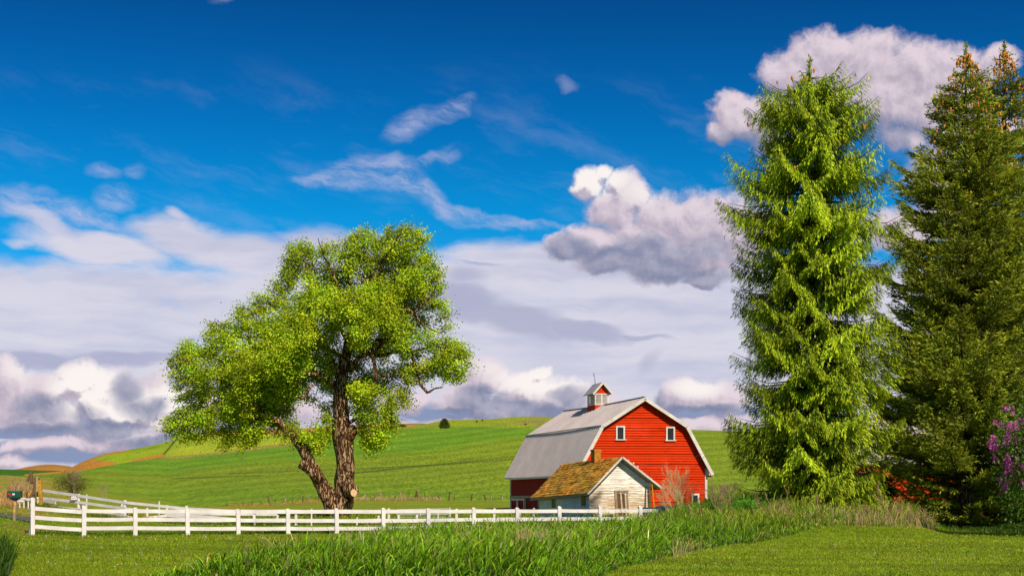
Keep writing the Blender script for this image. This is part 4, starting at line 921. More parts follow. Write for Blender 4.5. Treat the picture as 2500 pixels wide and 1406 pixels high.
# ------------------------------------------------------------------ the big cottonwood
def cottonwood():
    Y0 = 116.; sc = F / Y0; rng = np.random.default_rng(7); rr = random.Random(7)
    base = at(828, 1262, Y0); base.z = G(base.x, Y0)
    tr = thing('cottonwood_tree', 'broad old cottonwood with a forked trunk and fresh green leaves behind the near fence', 'tree', base)
    def W_(px, py, d): v = at(px, py, Y0); return Vector((v.x, Y0 + d, v.z))
    limbs = []      # (points px,py,depth,r_px)
    limbs.append([(826, 1272, 0, 31), (827, 1250, 0, 27.5), (836, 1222, 0, 27), (841, 1195, 0, 27), (840, 1170, 0, 23), (841, 1140, 0, 21.5), (841, 1110, 0, 22), (838, 1080, 0, 25), (835, 1050, 0, 23), (833, 1010, 0, 19.5), (833, 971, 0, 17), (833, 940, .1, 15), (833, 915, .2, 14), (840, 885, .3, 13.5),
                  (848, 855, .3, 12.5), (852, 830, .2, 11), (856, 806, .1, 8.5), (862, 770, 0, 7), (874, 730, .2, 6), (890, 690, .5, 5), (905, 650, .5, 4), (920, 610, .6, 2.5), (940, 580, .6, 1.5)])
    limbs.append([(822, 1258, -.2, 23), (808, 1220, -.25, 20.5), (791, 1192, -.3, 18.5), (774, 1160, -.3, 16), (757, 1125, -.3, 13), (740, 1096, -.3, 13), (720, 1068, -.3, 11), (695, 1042, -.5, 8.5), (660, 1015, -.8, 7), (620, 985, -1, 5.5), (580, 950, -1.4, 4.2), (540, 930, -1.6, 3.2), (490, 905, -1.8, 2.2), (455, 880, -2, 1.3)])
    limbs.append([(784, 1172, -.5, 14), (765, 1152, -.8, 12.5), (748, 1137, -1.0, 10.5), (738, 1131, -1.1, 11)])                              # sawn stub
    limbs.append([(846, 1195, -.5, 18), (860, 1193, -.9, 17), (868, 1197, -1.1, 14), (871, 1203, -1.3, 9)])                                     # burl
    limbs.append([(845, 1075, 0, 16), (856, 1060, -.3, 14), (862, 1048, -.5, 12), (867, 1042, -.6, 8)])                                         # broken knob on the right
    limbs.append([(858, 905, -.2, 7), (868, 888, -.8, 6.5), (882, 874, -1.2, 6), (900, 868, -1.5, 6), (912, 870, -1.7, 6.5), (918, 885, -1.8, 5.5), (921, 905, -1.9, 5), (922, 925, -2, 4.5), (925, 932, -2, 4)])
    limbs.append([(925, 930, -2, 3.2), (944, 930, -2.1, 2.6), (958, 922, -2.3, 2.0), (968, 912, -2.4, 1.4), (985, 920, -2.5, 1.2), (1000, 938, -2.6, 1)])
    limbs.append([(856, 840, -.3, 8), (872, 848, -1.2, 8), (884, 855, -1.9, 7.5)])                                                                # sawn stub
    limbs.append([(905, 870, -1.5, 6), (912, 850, -1.2, 5), (925, 835, -1, 6), (952, 838, -1.6, 6)])
    limbs.append([(848, 960, .3, 6), (866, 962, .5, 6.5), (884, 975, .6, 6.5), (894, 990, .7, 6), (896, 1000, .8, 5)])
    limbs.append([(880, 730, .3, 5), (930, 760, .2, 5), (975, 810, -.3, 4.5), (1005, 870, -.5, 4), (1020, 920, -.6, 4), (1032, 945, -.7, 4), (1045, 960, -.8, 3.6), (1050, 958, -.8, 3), (1062, 950, -.8, 2.4), (1082, 947, -.8, 1.8)])
    limbs.append([(828, 930, .2, 8), (818, 900, 0, 8), (808, 875, -.3, 7), (802, 862, -.4, 5)])
    limbs.append([(825, 955, -.2, 7), (812, 935, -.8, 7), (805, 925, -1, 6)])
    limbs.append([(812, 940, -.5, 5), (780, 915, -1, 5.5), (750, 920, -1.6, 5), (730, 932, -1.8, 4), (690, 935, -2, 3), (640, 945, -2.2, 2.4)])
    limbs.append([(772, 945, -2, 4), (762, 955, -2.2, 4.5), (758, 970, -2.2, 4), (748, 978, -2.3, 3), (736, 974, -2.3, 2)])
    limbs.append([(820, 740, .5, 5), (803, 716, -.8, 4.6), (783, 706, -1.2, 4.2), (770, 692, -1.3, 3)])
    scaff = [[(850, 835), (800, 760), (770, 690), (745, 640), (735, 620)], [(856, 800), (830, 700), (800, 640), (790, 600)], [(870, 740), (930, 660), (970, 600), (990, 575)], [(862, 770), (960, 700), (1030, 640), (1045, 620)], [(905, 868), (980, 800), (1050, 740), (1075, 700)],
             [(905, 868), (990, 860), (1070, 850), (1120, 860)], [(840, 880), (740, 800), (680, 760), (650, 740)], [(836, 910), (720, 850), (620, 820), (520, 815)], [(690, 1035), (580, 1010), (480, 1010), (425, 1010)], [(620, 985), (560, 900), (500, 850), (460, 850)], [(840, 1040), (880, 1020), (905, 1040), (915, 1070)], [(700, 1045), (700, 1060), (720, 1070)],
             [(740, 1090), (700, 1050), (640, 1030), (590, 1060)], [(857, 760), (850, 680), (860, 620), (890, 590)], [(960, 700), (1000, 760), (1040, 800), (1090, 830)]]
    for s_ in scaff:
        d0 = rr.uniform(-3.5, 3.5); n = len(s_); r0 = 5.2
        limbs.append([(x, y, d0 * i / (n - 1) + rr.uniform(-.2, .2), r0 * (1 - .86 * i / (n - 1))) for i, (x, y) in enumerate(s_)])
    tk = MB(); nodes = []
    for l in limbs:
        P = [W_(x, y, d) for x, y, d, r in l]; Rd = [r / sc for *_, r in l]; Q = [P[0]]; QR = [Rd[0]]
        for i in range(len(P) - 1):      # resample, slightly crooked
            n = max(1, int((P[i + 1] - P[i]).length / .55)); wob = .04 if Rd[i] > .3 else .09
            for k in range(1, n + 1):
                t = k / n; q = P[i].lerp(P[i + 1], t) + (Vector((rr.uniform(-1, 1), rr.uniform(-1, 1), rr.uniform(-1, 1))) * wob if k < n else Vector((0, 0, 0))); Q.append(q); QR.append(Rd[i] * (1 - t) + Rd[i + 1] * t)
        tk.tube(Q, QR, 18 if QR[0] > .4 else 10, True, .35 if QR[0] > .4 else .25)
        if l is not limbs[0] and l[1][3] < 13 and QR[-1] < .16: nodes += [(q, r) for q, r in zip(Q, QR)]
    poly = [(380 + x / 1.926, 530 + y / 1.926) for x, y in [(1170, 55), (1275, 100), (1250, 160), (1320, 240), (1332, 300), (1320, 370), (1365, 430), (1372, 510), (1335, 560), (1420, 580), (1450, 640), (1442, 720), (1390, 785), (1300, 730), (1240, 760), (1190, 800), (1180, 870), (1110, 900), (1142, 950), (1085, 1000), (1080, 1040), (1000, 1080), (960, 1060), (945, 960), (915, 930), (850, 900),
            (815, 1000), (760, 1088), (690, 1030), (650, 1040), (600, 1020), (560, 990), (510, 1035), (440, 1062), (340, 1075), (310, 1020), (262, 1000), (240, 1042), (150, 1030), (70, 1000), (60, 940), (150, 880), (250, 880), (130, 850), (100, 740), (80, 660), (130, 640), (150, 570), (262, 610), (215, 490), (300, 500), (390, 490), (400, 420), (480, 430), (490, 370), (560, 350), (600, 280), (620, 200), (640, 150), (720, 130), (760, 160), (815, 115), (870, 165), (900, 100), (990, 65), (1040, 120), (1075, 75)]]
    holes = [(747, 938, 24), (782, 965, 22), (896, 890, 13), (1012, 968, 26), (720, 985, 10), (860, 905, 14), (955, 950, 12), (640, 870, 9), (838, 960, 22), (836, 1020, 26), (852, 860, 14), (905, 870, 12)]
    N = 60000; px = rng.uniform(405, 1140, N); py = rng.uniform(550, 1100, N); k = in_poly(px, py, poly)
    for hx, hy, hr in holes: k &= np.hypot(px - hx, py - hy) > hr
    px, py = px[k], py[k]; dd = poly_dist(px, py, poly) / sc
    dep = rng.uniform(-1, 1, len(px)); dep = np.sign(dep) * np.abs(dep) ** .75 * np.minimum(6.0, 1.15 * dd + .5)
    ftr = (dep < 1.2) & (np.abs(px - np.interp(py, [800, 860, 950, 1050, 1250], [856, 848, 833, 838, 838])) < np.interp(py, [800, 830, 900, 1250], [14, 26, 34, 40])) & (py > 800)
    ftr |= (dep < 1.2) & (py > 855) & (py < 940) & (px > 862) & (px < 985)
    ftr |= (dep < .5) & (py > 915) & (py < 985) & (px > 735) & (px < 800)
    ftr |= (dep < 1.0) & (np.hypot(px - 935, py - 842) < 30)
    ftr |= (dep < .3) & (np.hypot(px - 790, py - 706) < 20)
    dep = np.where(ftr, 9, dep)
    cand = np.stack([(px - CX) * Y0 / F, Y0 + dep, EYE - (py - HY) * Y0 / F], 1); keep = (dd > .08) & (dep < 8); cand = cand[keep]; dk = dd[keep]
    clump = fb(cand[:, 0] + 50 + cand[:, 1] * .35, cand[:, 2] + cand[:, 1] * .7, .36, 5); sel = clump > .465 - .125 * (dk < 1.0) - .09 * ((px[keep] < 770) & (py[keep] < 740)); cand = cand[sel]
    pts = []; cell = {}
    for c in cand:
        kx = tuple((c / .62).astype(int))
        if any((kx[0] + a, kx[1] + b, kx[2] + e) in cell and np.linalg.norm(cell[(kx[0] + a, kx[1] + b, kx[2] + e)] - c) < .60 for a in (-1, 0, 1) for b in (-1, 0, 1) for e in (-1, 0, 1)): continue
        cell[kx] = c; pts.append(c)
        if len(pts) >= 1900: break
    pts = np.array(pts); node = np.array([tuple(n[0]) for n in nodes]); order = np.argsort(np.array([np.min(np.sum((node - p) ** 2, 1)) for p in pts]))
    nl = [tuple(n[0]) for n in nodes]; NP = np.zeros((len(nl) + len(pts) * 4, 3)); NP[:len(nl)] = nl; cnt = len(nl)
    cx, cz = base.x, base.z + 9
    for i in order:
        p = pts[i]; d = np.sum((NP[:cnt] - p) ** 2, 1) + np.maximum(0, NP[:cnt, 2] - p[2] - .3) ** 2 * 1.2; j = int(np.argmin(d)); q = NP[j].copy()
        m1 = q * .5 + p * .5 + np.array([rr.uniform(-.15, .15), rr.uniform(-.15, .15), .12]); L = np.linalg.norm(p - q)
        if L > .15: tk.tube([q, m1, p], [min(.06, .014 + L * .012), .018, .008], 4, False)
        NP[cnt] = m1; NP[cnt + 1] = p; cnt += 2
    tk.build('trunk', M['bark'], tr, smooth=True)
    for px_, py_, d, r, ax in ((869, 1203, -1.75, 9, (.75, -1, .1)), (885, 855.5, -1.95, 6.6, (.8, -.45, -.1)), (953, 838.3, -1.6, 5.2, (1, -.4, -.05))):
        m = MB(); c = W_(px_, py_, d); a = Vector(ax).normalized(); m.tube([c, c + a * .05], r / sc, 12); m.build('sawn_end', M['cutwood'], tr)
    # leaves: each cluster is a loose tuft of heart-shaped blades on drooping stalks
    n = 140; P = np.repeat(pts, n, 0); off = rng.normal(size=P.shape) * np.array([.32, .32, .24]); P = P + off
    ed = np.repeat(poly_dist(CX + F * pts[:, 0] / Y0, HY - (pts[:, 2] - EYE) * F / Y0, poly) / sc < .9, n); cc_ = pts.mean(0); rl = np.repeat(unit(pts - cc_ + rng.normal(0, 1.5, pts.shape)), n, 0)
    ex = rl * np.abs(rng.normal(0, .42, (len(P), 1))) * ed[:, None]; P = P + ex - off * .35 * ed[:, None]
    P[:, 2] -= np.abs(rng.normal(0, .12, len(P)))
    D = unit(rng.normal(size=P.shape) * .8 + np.array([0, -.25, -.45]) + off * .6)
    cl = np.exp(rng.normal(0, .22, (len(pts), 1))); warm = rng.normal(0, .10, (len(pts), 1))
    c = twocol((.25, .35, .006), (.40, .52, .011), len(P), rng, .13, .05) * np.repeat(cl, n, 0)[:, None, :]; wv = np.repeat(warm, n, 0)[:, None, :]; c = c * np.concatenate([1 + wv, 1 + wv * 0, 1 - wv], -1)
    ye = rng.random(len(P)) < .02; c[ye] = c[ye] * np.array((1.5, 1.2, 1.0))
    cen = pts.mean(0); rad = np.repeat(unit(pts - cen), n, 0); V, Q, C = kites(P, D, rng.uniform(.10, .19, len(P)), rng.uniform(.09, .165, len(P)), rng, c, .06, .36, unit(off) * .6 + rad * .4 + np.array([0, -.1, .75]), .75)
    heavy('crown', V, Q, C, M['leaf'], tr)
cottonwood()

# ------------------------------------------------------------------ spruces
def spruce(label, bx, by, H, prof, style, seed, base_col, tip_col, dens=1.0, cones=0, name='spruce_tree', zmin=.0, gap=None, lean=0, group=None):
    """prof(h) -> (reach left, reach right) in metres at height h"""
    rng = np.random.default_rng(seed); b = Vector((bx, by, G(bx, by)))
    t = thing(name, label, 'tree', b, group); tk = MB(); weep = style == 'weep'
    tk.tube([(bx + lean * f, by, b.z + H * f - .3 * (f == 0)) for f in np.linspace(0, 1, 14)], [.42 * H / 27 * (1 - f) ** .85 + .02 for f in np.linspace(0, 1, 14)], 10, True, .2)
    PP, DD, LL, WW, TT, BB, NN = [], [], [], [], [], [], []; h = max(.3, zmin); k = 0
    while h < H - .25:
        l_, r_ = prof(h); mean = (l_ + r_) / 2; n = int(round((6.2 if weep else 5.5) + min(4, mean * .62)))
        for j in range(n):
            az = rng.uniform(0, 2 * math.pi) if 0 else (2 * math.pi * (j + rng.uniform(-.4, .4)) / n + k * 1.9)
            ca = math.cos(az); reach = (l_ * max(0, -ca) + r_ * max(0, ca)) + mean * (1 - abs(ca)); Rr = reach * ((rng.uniform(.98, 1.12) if rng.random() < .35 else rng.uniform(.70, 1.0)) if weep else rng.uniform(.62, 1.10) * (.9 if h > .8 * H else 1))
            if Rr < .12: continue
            if gap and gap(h, az, rng): continue
            hb = h + rng.uniform(-.40, .40); m = max(5, int(Rr / .45)); s = np.linspace(0, 1, m)
            if weep: z = Rr * ((.28 if h > H * .7 else .10) * s - .42 * s ** 2 + .40 * s ** 4)
            else: z = Rr * (.10 * s - .18 * s ** 2 + .42 * s ** 3.2) if h < H * .75 else Rr * (.22 * s + .16 * s ** 2)
            bend = rng.uniform(-.12, .12); a2 = az + bend * s
            ax = np.stack([bx + lean * h / H + np.cos(a2) * Rr * s, by + np.sin(a2) * Rr * s, b.z + hb + z - (0.0 if weep else 0)], 1)
            tk.tube(ax[::2] if m > 8 else ax, list(np.linspace(.02 + Rr * .011, .008, len(ax[::2] if m > 8 else ax))), 4, False)
            # stations along the branch
            ns = max(3, int(Rr * (6.0 if weep else 5.2) * dens)); st = np.linspace(.12 if Rr > 2 else .05, 1, ns) ** .85
            i = np.minimum((st * (m - 1)).astype(int), m - 2); f = st * (m - 1) - i; q = ax[i] * (1 - f[:, None]) + ax[i + 1] * f[:, None]
            out = np.array([math.cos(az + bend), math.sin(az + bend), 0]); side = np.array([-out[1], out[0], 0]); bright = math.exp(min(.32, rng.normal(.02, .24)))
            for sgn in (-1, 1):
                bl = (np.minimum(1.15, Rr * .66 * st ** .5 * (1 - st) ** .75 + .06) if weep else np.minimum(1.3, (1 - st) * Rr * .55 + min(.36, Rr * .35))) * rng.uniform(.7, 1.15, ns)
                nn = np.maximum(2, (bl * (24 if weep else 14) * dens).astype(int))
                idx = np.repeat(np.arange(ns), nn); u = np.concatenate([np.linspace(.05, 1, x) for x in nn])[:, None]; bb = bl[idx][:, None]
                dirn = unit(side * sgn * rng.uniform(.5, 1.0, (ns, 1)) + out * rng.uniform(.35, .9, (ns, 1)) + np.array([0, 0, -.18 if weep else .10]))[idx]
                p = q[idx] + (np.array([0, 0, -1]) * rng.uniform(-.10, .62, (len(idx), 1)) * (1 - .8 * st[idx])[:, None] * min(1, Rr / 3) if weep else 0) + dirn * bb * u + np.array([0, 0, 1]) * (-(u * bb) ** 2 * (.42 if weep else .06)); nP = len(p)
                if weep: d = np.array([0, 0, -.80]) + dirn * .45 + out * .25 + rng.normal(0, .26, (nP, 3)); tp = (1 - .35 * st[idx]) * min(1, .5 + Rr * .2); L = rng.uniform(.22, .50, nP) * tp; Wd = rng.uniform(.06, .095, nP) * tp
                else: d = dirn * .75 + np.array([0, 0, .22]) + out * .3 + rng.normal(0, .42, (nP, 3)); ks = min(1, .45 + Rr * .35); L = rng.uniform(.20, .40, nP) * ks; Wd = rng.uniform(.06, .095, nP) * ks
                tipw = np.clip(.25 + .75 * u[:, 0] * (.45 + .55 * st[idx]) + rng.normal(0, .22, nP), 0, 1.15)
                NN.append(np.tile(out * .75 + np.array([0, 0, .75]), (nP, 1)) + dirn * .25); PP.append(p); DD.append(d); LL.append(L); WW.append(Wd); TT.append(tipw); BB.append(np.full(nP, bright))
        h += (.80 if weep else .74) / dens ** .5 * (1 if h < H * .85 else .7); k += 1
    # leader
    P = np.concatenate(PP); D = np.concatenate(DD); L = np.concatenate(LL); Wd = np.concatenate(WW); T = np.concatenate(TT)[:, None]; B = np.concatenate(BB)[:, None, None]
    nl = 160; hh = rng.uniform(H - 1.6, H + .25, nl); lp = np.stack([bx + lean * hh / H + rng.normal(0, .04, nl), by + rng.normal(0, .04, nl), b.z + hh], 1); P = np.concatenate([P, lp]); D = np.concatenate([D, rng.normal(0, .6, (nl, 3)) + np.array([0, 0, .7])]); L = np.concatenate([L, rng.uniform(.12, .3, nl)]); Wd = np.concatenate([Wd, np.full(nl, .07)]); T = np.concatenate([T, np.full((nl, 1), .5)]); B = np.concatenate([B, np.ones((nl, 1, 1))]); NR = np.concatenate(NN + [rng.normal(size=(nl, 3)) + np.array([0, -1, .5])])
    P = P[:]; P[:, 2] = np.maximum(P[:, 2], b.z + .1)
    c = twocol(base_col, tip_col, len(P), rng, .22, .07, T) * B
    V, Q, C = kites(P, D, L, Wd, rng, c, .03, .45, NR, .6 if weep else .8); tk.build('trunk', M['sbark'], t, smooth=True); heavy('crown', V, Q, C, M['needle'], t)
    if cones:
        proto = None; cm = MB(); prof_r = [.012, .034, .038, .034, .022, .006]
        cm.tube([(0, 0, -.20 * i / 5) for i in range(6)], prof_r, 7, True); me = cm.mesh('cone', smooth=True); me.materials.append(M['cone'])
        for i in range(cones):
            hh = H - .4 - abs(rng.normal(0, .20)) * H * .52; l_, r_ = prof(hh); az = rng.uniform(0, 2 * math.pi); ca = math.cos(az); rd = ((l_ * max(0, -ca) + r_ * max(0, ca)) + (l_ + r_) / 2 * (1 - abs(ca))) * rng.uniform(.45, .98)
            o = bpy.data.objects.new('cone', me); COLL.objects.link(o); o.parent = t
            o.location = (lean * hh / H + math.cos(az) * rd, math.sin(az) * rd, hh + rd * .25 + rng.uniform(-.2, .2)); s_ = rng.uniform(1.2, 1.9); o.scale = (s_ * 1.2, s_ * 1.2, s_ * .9); o.rotation_euler = (rng.normal(0, .15), rng.normal(0, .15), 0)
        if cones > 50:      # the many smaller cones further in
            m2 = MB()
            for i in range(190):
                hh = H - .4 - abs(rng.normal(0, .13)) * H; l_, r_ = prof(hh); az = rng.uniform(0, 2 * math.pi); rd = (l_ + r_) / 2 * rng.uniform(.3, 1.0); q = Vector((bx + lean * hh / H + math.cos(az) * rd, by + math.sin(az) * rd, b.z + hh + rd * .2)); m2.tube([q, q - Vector((0, 0, .07)), q - Vector((0, 0, .19))], [.03, .055, .015], 5)
            o = m2.build('cones', M['cone'], t); o['kind'] = 'stuff'
    return t
def profile(pairs, Y, base_z):      # (photo row, left px, right px) -> heights and reaches in metres
    h = [EYE - (y - HY) * Y / F - base_z for y, l, r in pairs][::-1]; l = [p[1] * Y / F for p in pairs][::-1]; r = [p[2] * Y / F for p in pairs][::-1]
    return lambda z: (float(np.interp(z, h, l)), float(np.interp(z, h, r)))
Y1 = 79.; x1 = (1976 - CX) * Y1 / F
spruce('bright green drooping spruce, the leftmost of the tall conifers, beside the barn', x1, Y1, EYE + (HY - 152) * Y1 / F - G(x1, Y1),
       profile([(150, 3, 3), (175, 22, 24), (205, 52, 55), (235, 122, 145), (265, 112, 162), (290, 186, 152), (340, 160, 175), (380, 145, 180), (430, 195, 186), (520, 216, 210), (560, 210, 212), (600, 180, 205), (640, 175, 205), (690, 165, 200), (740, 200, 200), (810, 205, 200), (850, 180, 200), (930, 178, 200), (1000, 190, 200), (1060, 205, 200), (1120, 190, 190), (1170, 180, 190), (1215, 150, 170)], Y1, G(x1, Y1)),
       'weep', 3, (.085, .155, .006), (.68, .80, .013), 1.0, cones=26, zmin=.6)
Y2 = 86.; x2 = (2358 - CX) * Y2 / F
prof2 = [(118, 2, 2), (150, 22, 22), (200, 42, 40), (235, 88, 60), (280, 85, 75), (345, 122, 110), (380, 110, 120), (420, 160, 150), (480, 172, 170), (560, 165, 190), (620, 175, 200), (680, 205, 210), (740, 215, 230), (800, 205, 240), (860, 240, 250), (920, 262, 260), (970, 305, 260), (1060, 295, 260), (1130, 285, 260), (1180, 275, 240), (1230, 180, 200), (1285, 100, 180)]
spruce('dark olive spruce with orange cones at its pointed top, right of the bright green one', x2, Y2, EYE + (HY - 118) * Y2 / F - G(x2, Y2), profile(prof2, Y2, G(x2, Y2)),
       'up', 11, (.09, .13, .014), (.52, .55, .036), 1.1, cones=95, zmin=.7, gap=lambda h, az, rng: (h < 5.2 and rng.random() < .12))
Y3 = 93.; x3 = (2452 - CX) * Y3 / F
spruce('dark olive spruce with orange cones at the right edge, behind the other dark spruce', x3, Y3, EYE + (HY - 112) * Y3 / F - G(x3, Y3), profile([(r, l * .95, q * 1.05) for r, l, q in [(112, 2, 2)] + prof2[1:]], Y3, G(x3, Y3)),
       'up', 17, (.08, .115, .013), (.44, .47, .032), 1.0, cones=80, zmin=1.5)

# a further spruce just outside the frame at the right, whose shade falls on the lilac and the dark spruces
Y4 = 74.; x4 = 33.2
spruce('dark spruce standing outside the frame at the right, beyond the lilac', x4, Y4, 17., lambda h: (float(np.interp(h, [0, 3, 13, 17], [4.2, 4.6, 1.4, .1])),) * 2, 'up', 23, (.055, .07, .013), (.23, .225, .026), .7)

# ------------------------------------------------------------------ grasses
def blades(X, Y, L, Wd, lean, curl, base, tip, rng, var=.25, hue=.10, zoff=-.02):
    """three-segment grass blades; lean (N,2) horizontal lean as a fraction of length, curl bends the tip over"""
    n = len(X); Z = Gz(X, Y) + zoff; a = rng.uniform(0, 2 * math.pi, n); ax = np.stack([np.cos(a), np.sin(a) * .6, np.zeros(n)], 1); Lc = L[:, None]
    P0 = np.stack([X, Y, Z], 1); ln = np.concatenate([lean, np.zeros((n, 1))], 1); up = np.array([0, 0, 1.])
    P1 = P0 + Lc * (.45 * up + .30 * ln); P2 = P0 + Lc * (.82 * up + .80 * ln) - Lc * up * curl[:, None] * .12; P3 = P0 + Lc * (1.02 * up + 1.45 * ln) - Lc * up * curl[:, None] * .55
    w = Wd[:, None] / 2
    V = np.stack([P0 - ax * w * .8, P0 + ax * w * .8, P1 - ax * w, P1 + ax * w, P2 - ax * w * .7, P2 + ax * w * .7, P3], 1).reshape(-1, 3)
    o = np.arange(n)[:, None] * 7; Q = np.concatenate([o + [0, 1, 3, 2], o + [2, 3, 5, 4]]); T = o + [4, 5, 6]
    v = np.exp(rng.normal(0, var, (n, 1))); h = rng.normal(0, hue, (n, 1)); k = np.concatenate([1 + h, np.ones((n, 1)), 1 - h], 1) * v
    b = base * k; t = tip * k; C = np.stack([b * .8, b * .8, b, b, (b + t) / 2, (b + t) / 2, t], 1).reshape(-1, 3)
    return V, Q, T, np.clip(C, .001, 1)
def sample(polyg, n, rng, power=1.0):
    """n ground points inside a polygon given as (px, Y), denser towards the viewer"""
    a = np.array(polyg); X = (a[:, 0] - CX) * a[:, 1] / F; pg = list(zip(X, a[:, 1])); out = []
    y0, y1 = a[:, 1].min(), a[:, 1].max(); x0, x1 = X.min(), X.max(); got = 0
    while got < n:
        m = n * 3; u = rng.random(m); y = 1 / (1 / y0 + u * (1 / y1 - 1 / y0)) if power else rng.uniform(y0, y1, m); x = rng.uniform(x0, x1, m)
        k = in_poly(x, y, pg); out.append(np.stack([x[k], y[k]], 1)); got += k.sum()
    return np.concatenate(out)[:n], pg
def tall_grass():
    rng = np.random.default_rng(5)
    poly = [(330, 28.5), (440, 33), (560, 37), (660, 41), (760, 46), (815, 51), (850, 60), (960, 63), (1100, 66), (1250, 70), (1420, 74), (1560, 79), (1640, 86), (1750, 92), (2000, 94), (2200, 92), (2290, 82), (2275, 75), (2000, 68), (1860, 60), (1750, 53), (1650, 45), (1560, 39), (1480, 33.5), (1430, 28.5)]
    pts, pg = sample(poly, 115000, rng); X, Y = pts.T
    e = poly_dist(X, Y, pg); n = fb(X + 90, Y, .55, 61); n2 = fb(X + 30, Y, 1.6, 62); px = CX + F * X / Y
    clump = sm(n2, .38, .6)
    keep = rng.random(len(X)) < .25 + .75 * clump; X, Y, e, n, px, clump = (q[keep] for q in (X, Y, e, n, px, clump))
    hm = np.interp(Y, [28, 40, 50, 62, 75, 95], [.85, .85, .82, .95, 1.15, .95]) * np.interp(px, [300, 900, 1300, 1750, 1900, 2300], [.9, .95, 1, 1.1, .95, .8])
    L = hm * (.55 + .6 * n) * np.where(rng.random(len(X)) < .08, rng.uniform(1.1, 1.45, len(X)), rng.uniform(.45, 1.1, len(X))) * (.35 + .65 * sm(e, 0, 1.6))
    lean = rng.normal(0, .30, (len(X), 2)) + np.array([.13, 0]) * (fb(X, Y, .3, 63)[:, None] * 2 - .4)
    mound = (sm(px, 1640, 1800) * sm(Y, 58, 70))[:, None]
    base = np.array((.035, .10, .002)) * (1 - mound) + np.array((.09, .16, .005)) * mound; tip = np.array((.27, .47, .005)) * (1 - mound) + np.array((.34, .42, .016)) * mound  # root-to-tip green; roots darkened further to paint the shade between blades
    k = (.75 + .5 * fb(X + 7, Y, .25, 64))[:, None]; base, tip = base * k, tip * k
    dry = rng.random(len(X)) < (.035 + .18 * mound[:, 0] * sm(fb(X, Y, .4, 66), .4, .6)); base[dry] = (.34, .22, .09); tip[dry] = (.48, .34, .15)
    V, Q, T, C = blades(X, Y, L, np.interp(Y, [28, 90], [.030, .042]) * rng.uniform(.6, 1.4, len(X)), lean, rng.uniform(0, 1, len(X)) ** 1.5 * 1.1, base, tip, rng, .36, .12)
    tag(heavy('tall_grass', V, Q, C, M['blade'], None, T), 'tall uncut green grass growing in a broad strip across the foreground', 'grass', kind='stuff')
    # further grass: dark tuft in the bottom left corner, fringe along the bottom right edge, uncut fringe under the fences
    parts = []
    def patch(poly, n, h, b, t, w=.02, ln=.25, fringe=None):
        p, pg = sample(poly, n, rng, 1); x, y = p.T; L = h * rng.uniform(.4, 1.15, n) * (.5 + fb(x, y, .8, 71)); parts.append(blades(x, y, L, np.full(n, w) * rng.uniform(.7, 1.3, n), rng.normal(0, ln, (n, 2)), rng.random(n), np.tile(b, (n, 1)), np.tile(t, (n, 1)), rng))
    patch([(-160, 30), (-160, 44), (10, 44), (32, 36), (20, 30)], 5000, .75, (.03, .07, .004), (.07, .13, .006), .02, .2)
    patch([(1850, 28.2), (2040, 30.3), (2600, 31.2), (2600, 28.2)], 3500, .24, (.07, .15, .004), (.22, .36, .008), .016, .3)
    patch([(1960, 28.2), (2600, 28.2), (2600, 29.4), (2100, 29.2)], 2500, .3, (.06, .14, .004), (.18, .32, .008), .016, .3)
    for x0, x1, Y0, Y1, n, h in ((70, 1000, 72.3, 79, 9000, .22), (100, 1500, 99.5, 103, 8000, .35), (60, 330, 100, 109, 5000, .35)):
        pl = [(x0, Y0), (x1, Y0 + (Y1 - Y0) * .8), (x1, Y1), (x0, Y1 - (Y1 - Y0) * .8)] if Y0 < 80 else [(x0, Y0), (x1, Y0), (x1, Y1), (x0, Y1)]
        patch(pl, n, h, (.06, .12, .004), (.18, .28, .008), .03, .3)
    patch([(430, 107), (1500, 104), (1500, 125), (430, 140)], 12000, .3, (.14, .20, .006), (.30, .34, .014), .05, .3)
    patch([(1730, 93), (2260, 93), (2260, 97), (1730, 99)], 7000, .8, (.05, .10, .006), (.14, .22, .01), .04, .25)
    patch([(2270, 82), (2560, 72), (2560, 96), (2270, 98)], 5000, .3, (.04, .09, .004), (.10, .17, .006), .03, .3)
    o = 0; Vs, Qs, Ts, Cs = [], [], [], []
    for V, Q, T, C in parts: Vs.append(V); Qs.append(Q + o); Ts.append(T + o); Cs.append(C); o += len(V)
    tag(heavy('rough_grass', np.concatenate(Vs), np.concatenate(Qs), np.concatenate(Cs), M['blade'], None, np.concatenate(Ts)), 'rough unmown grass under the fences and along the lawn edges', 'grass', kind='stuff')
tall_grass()
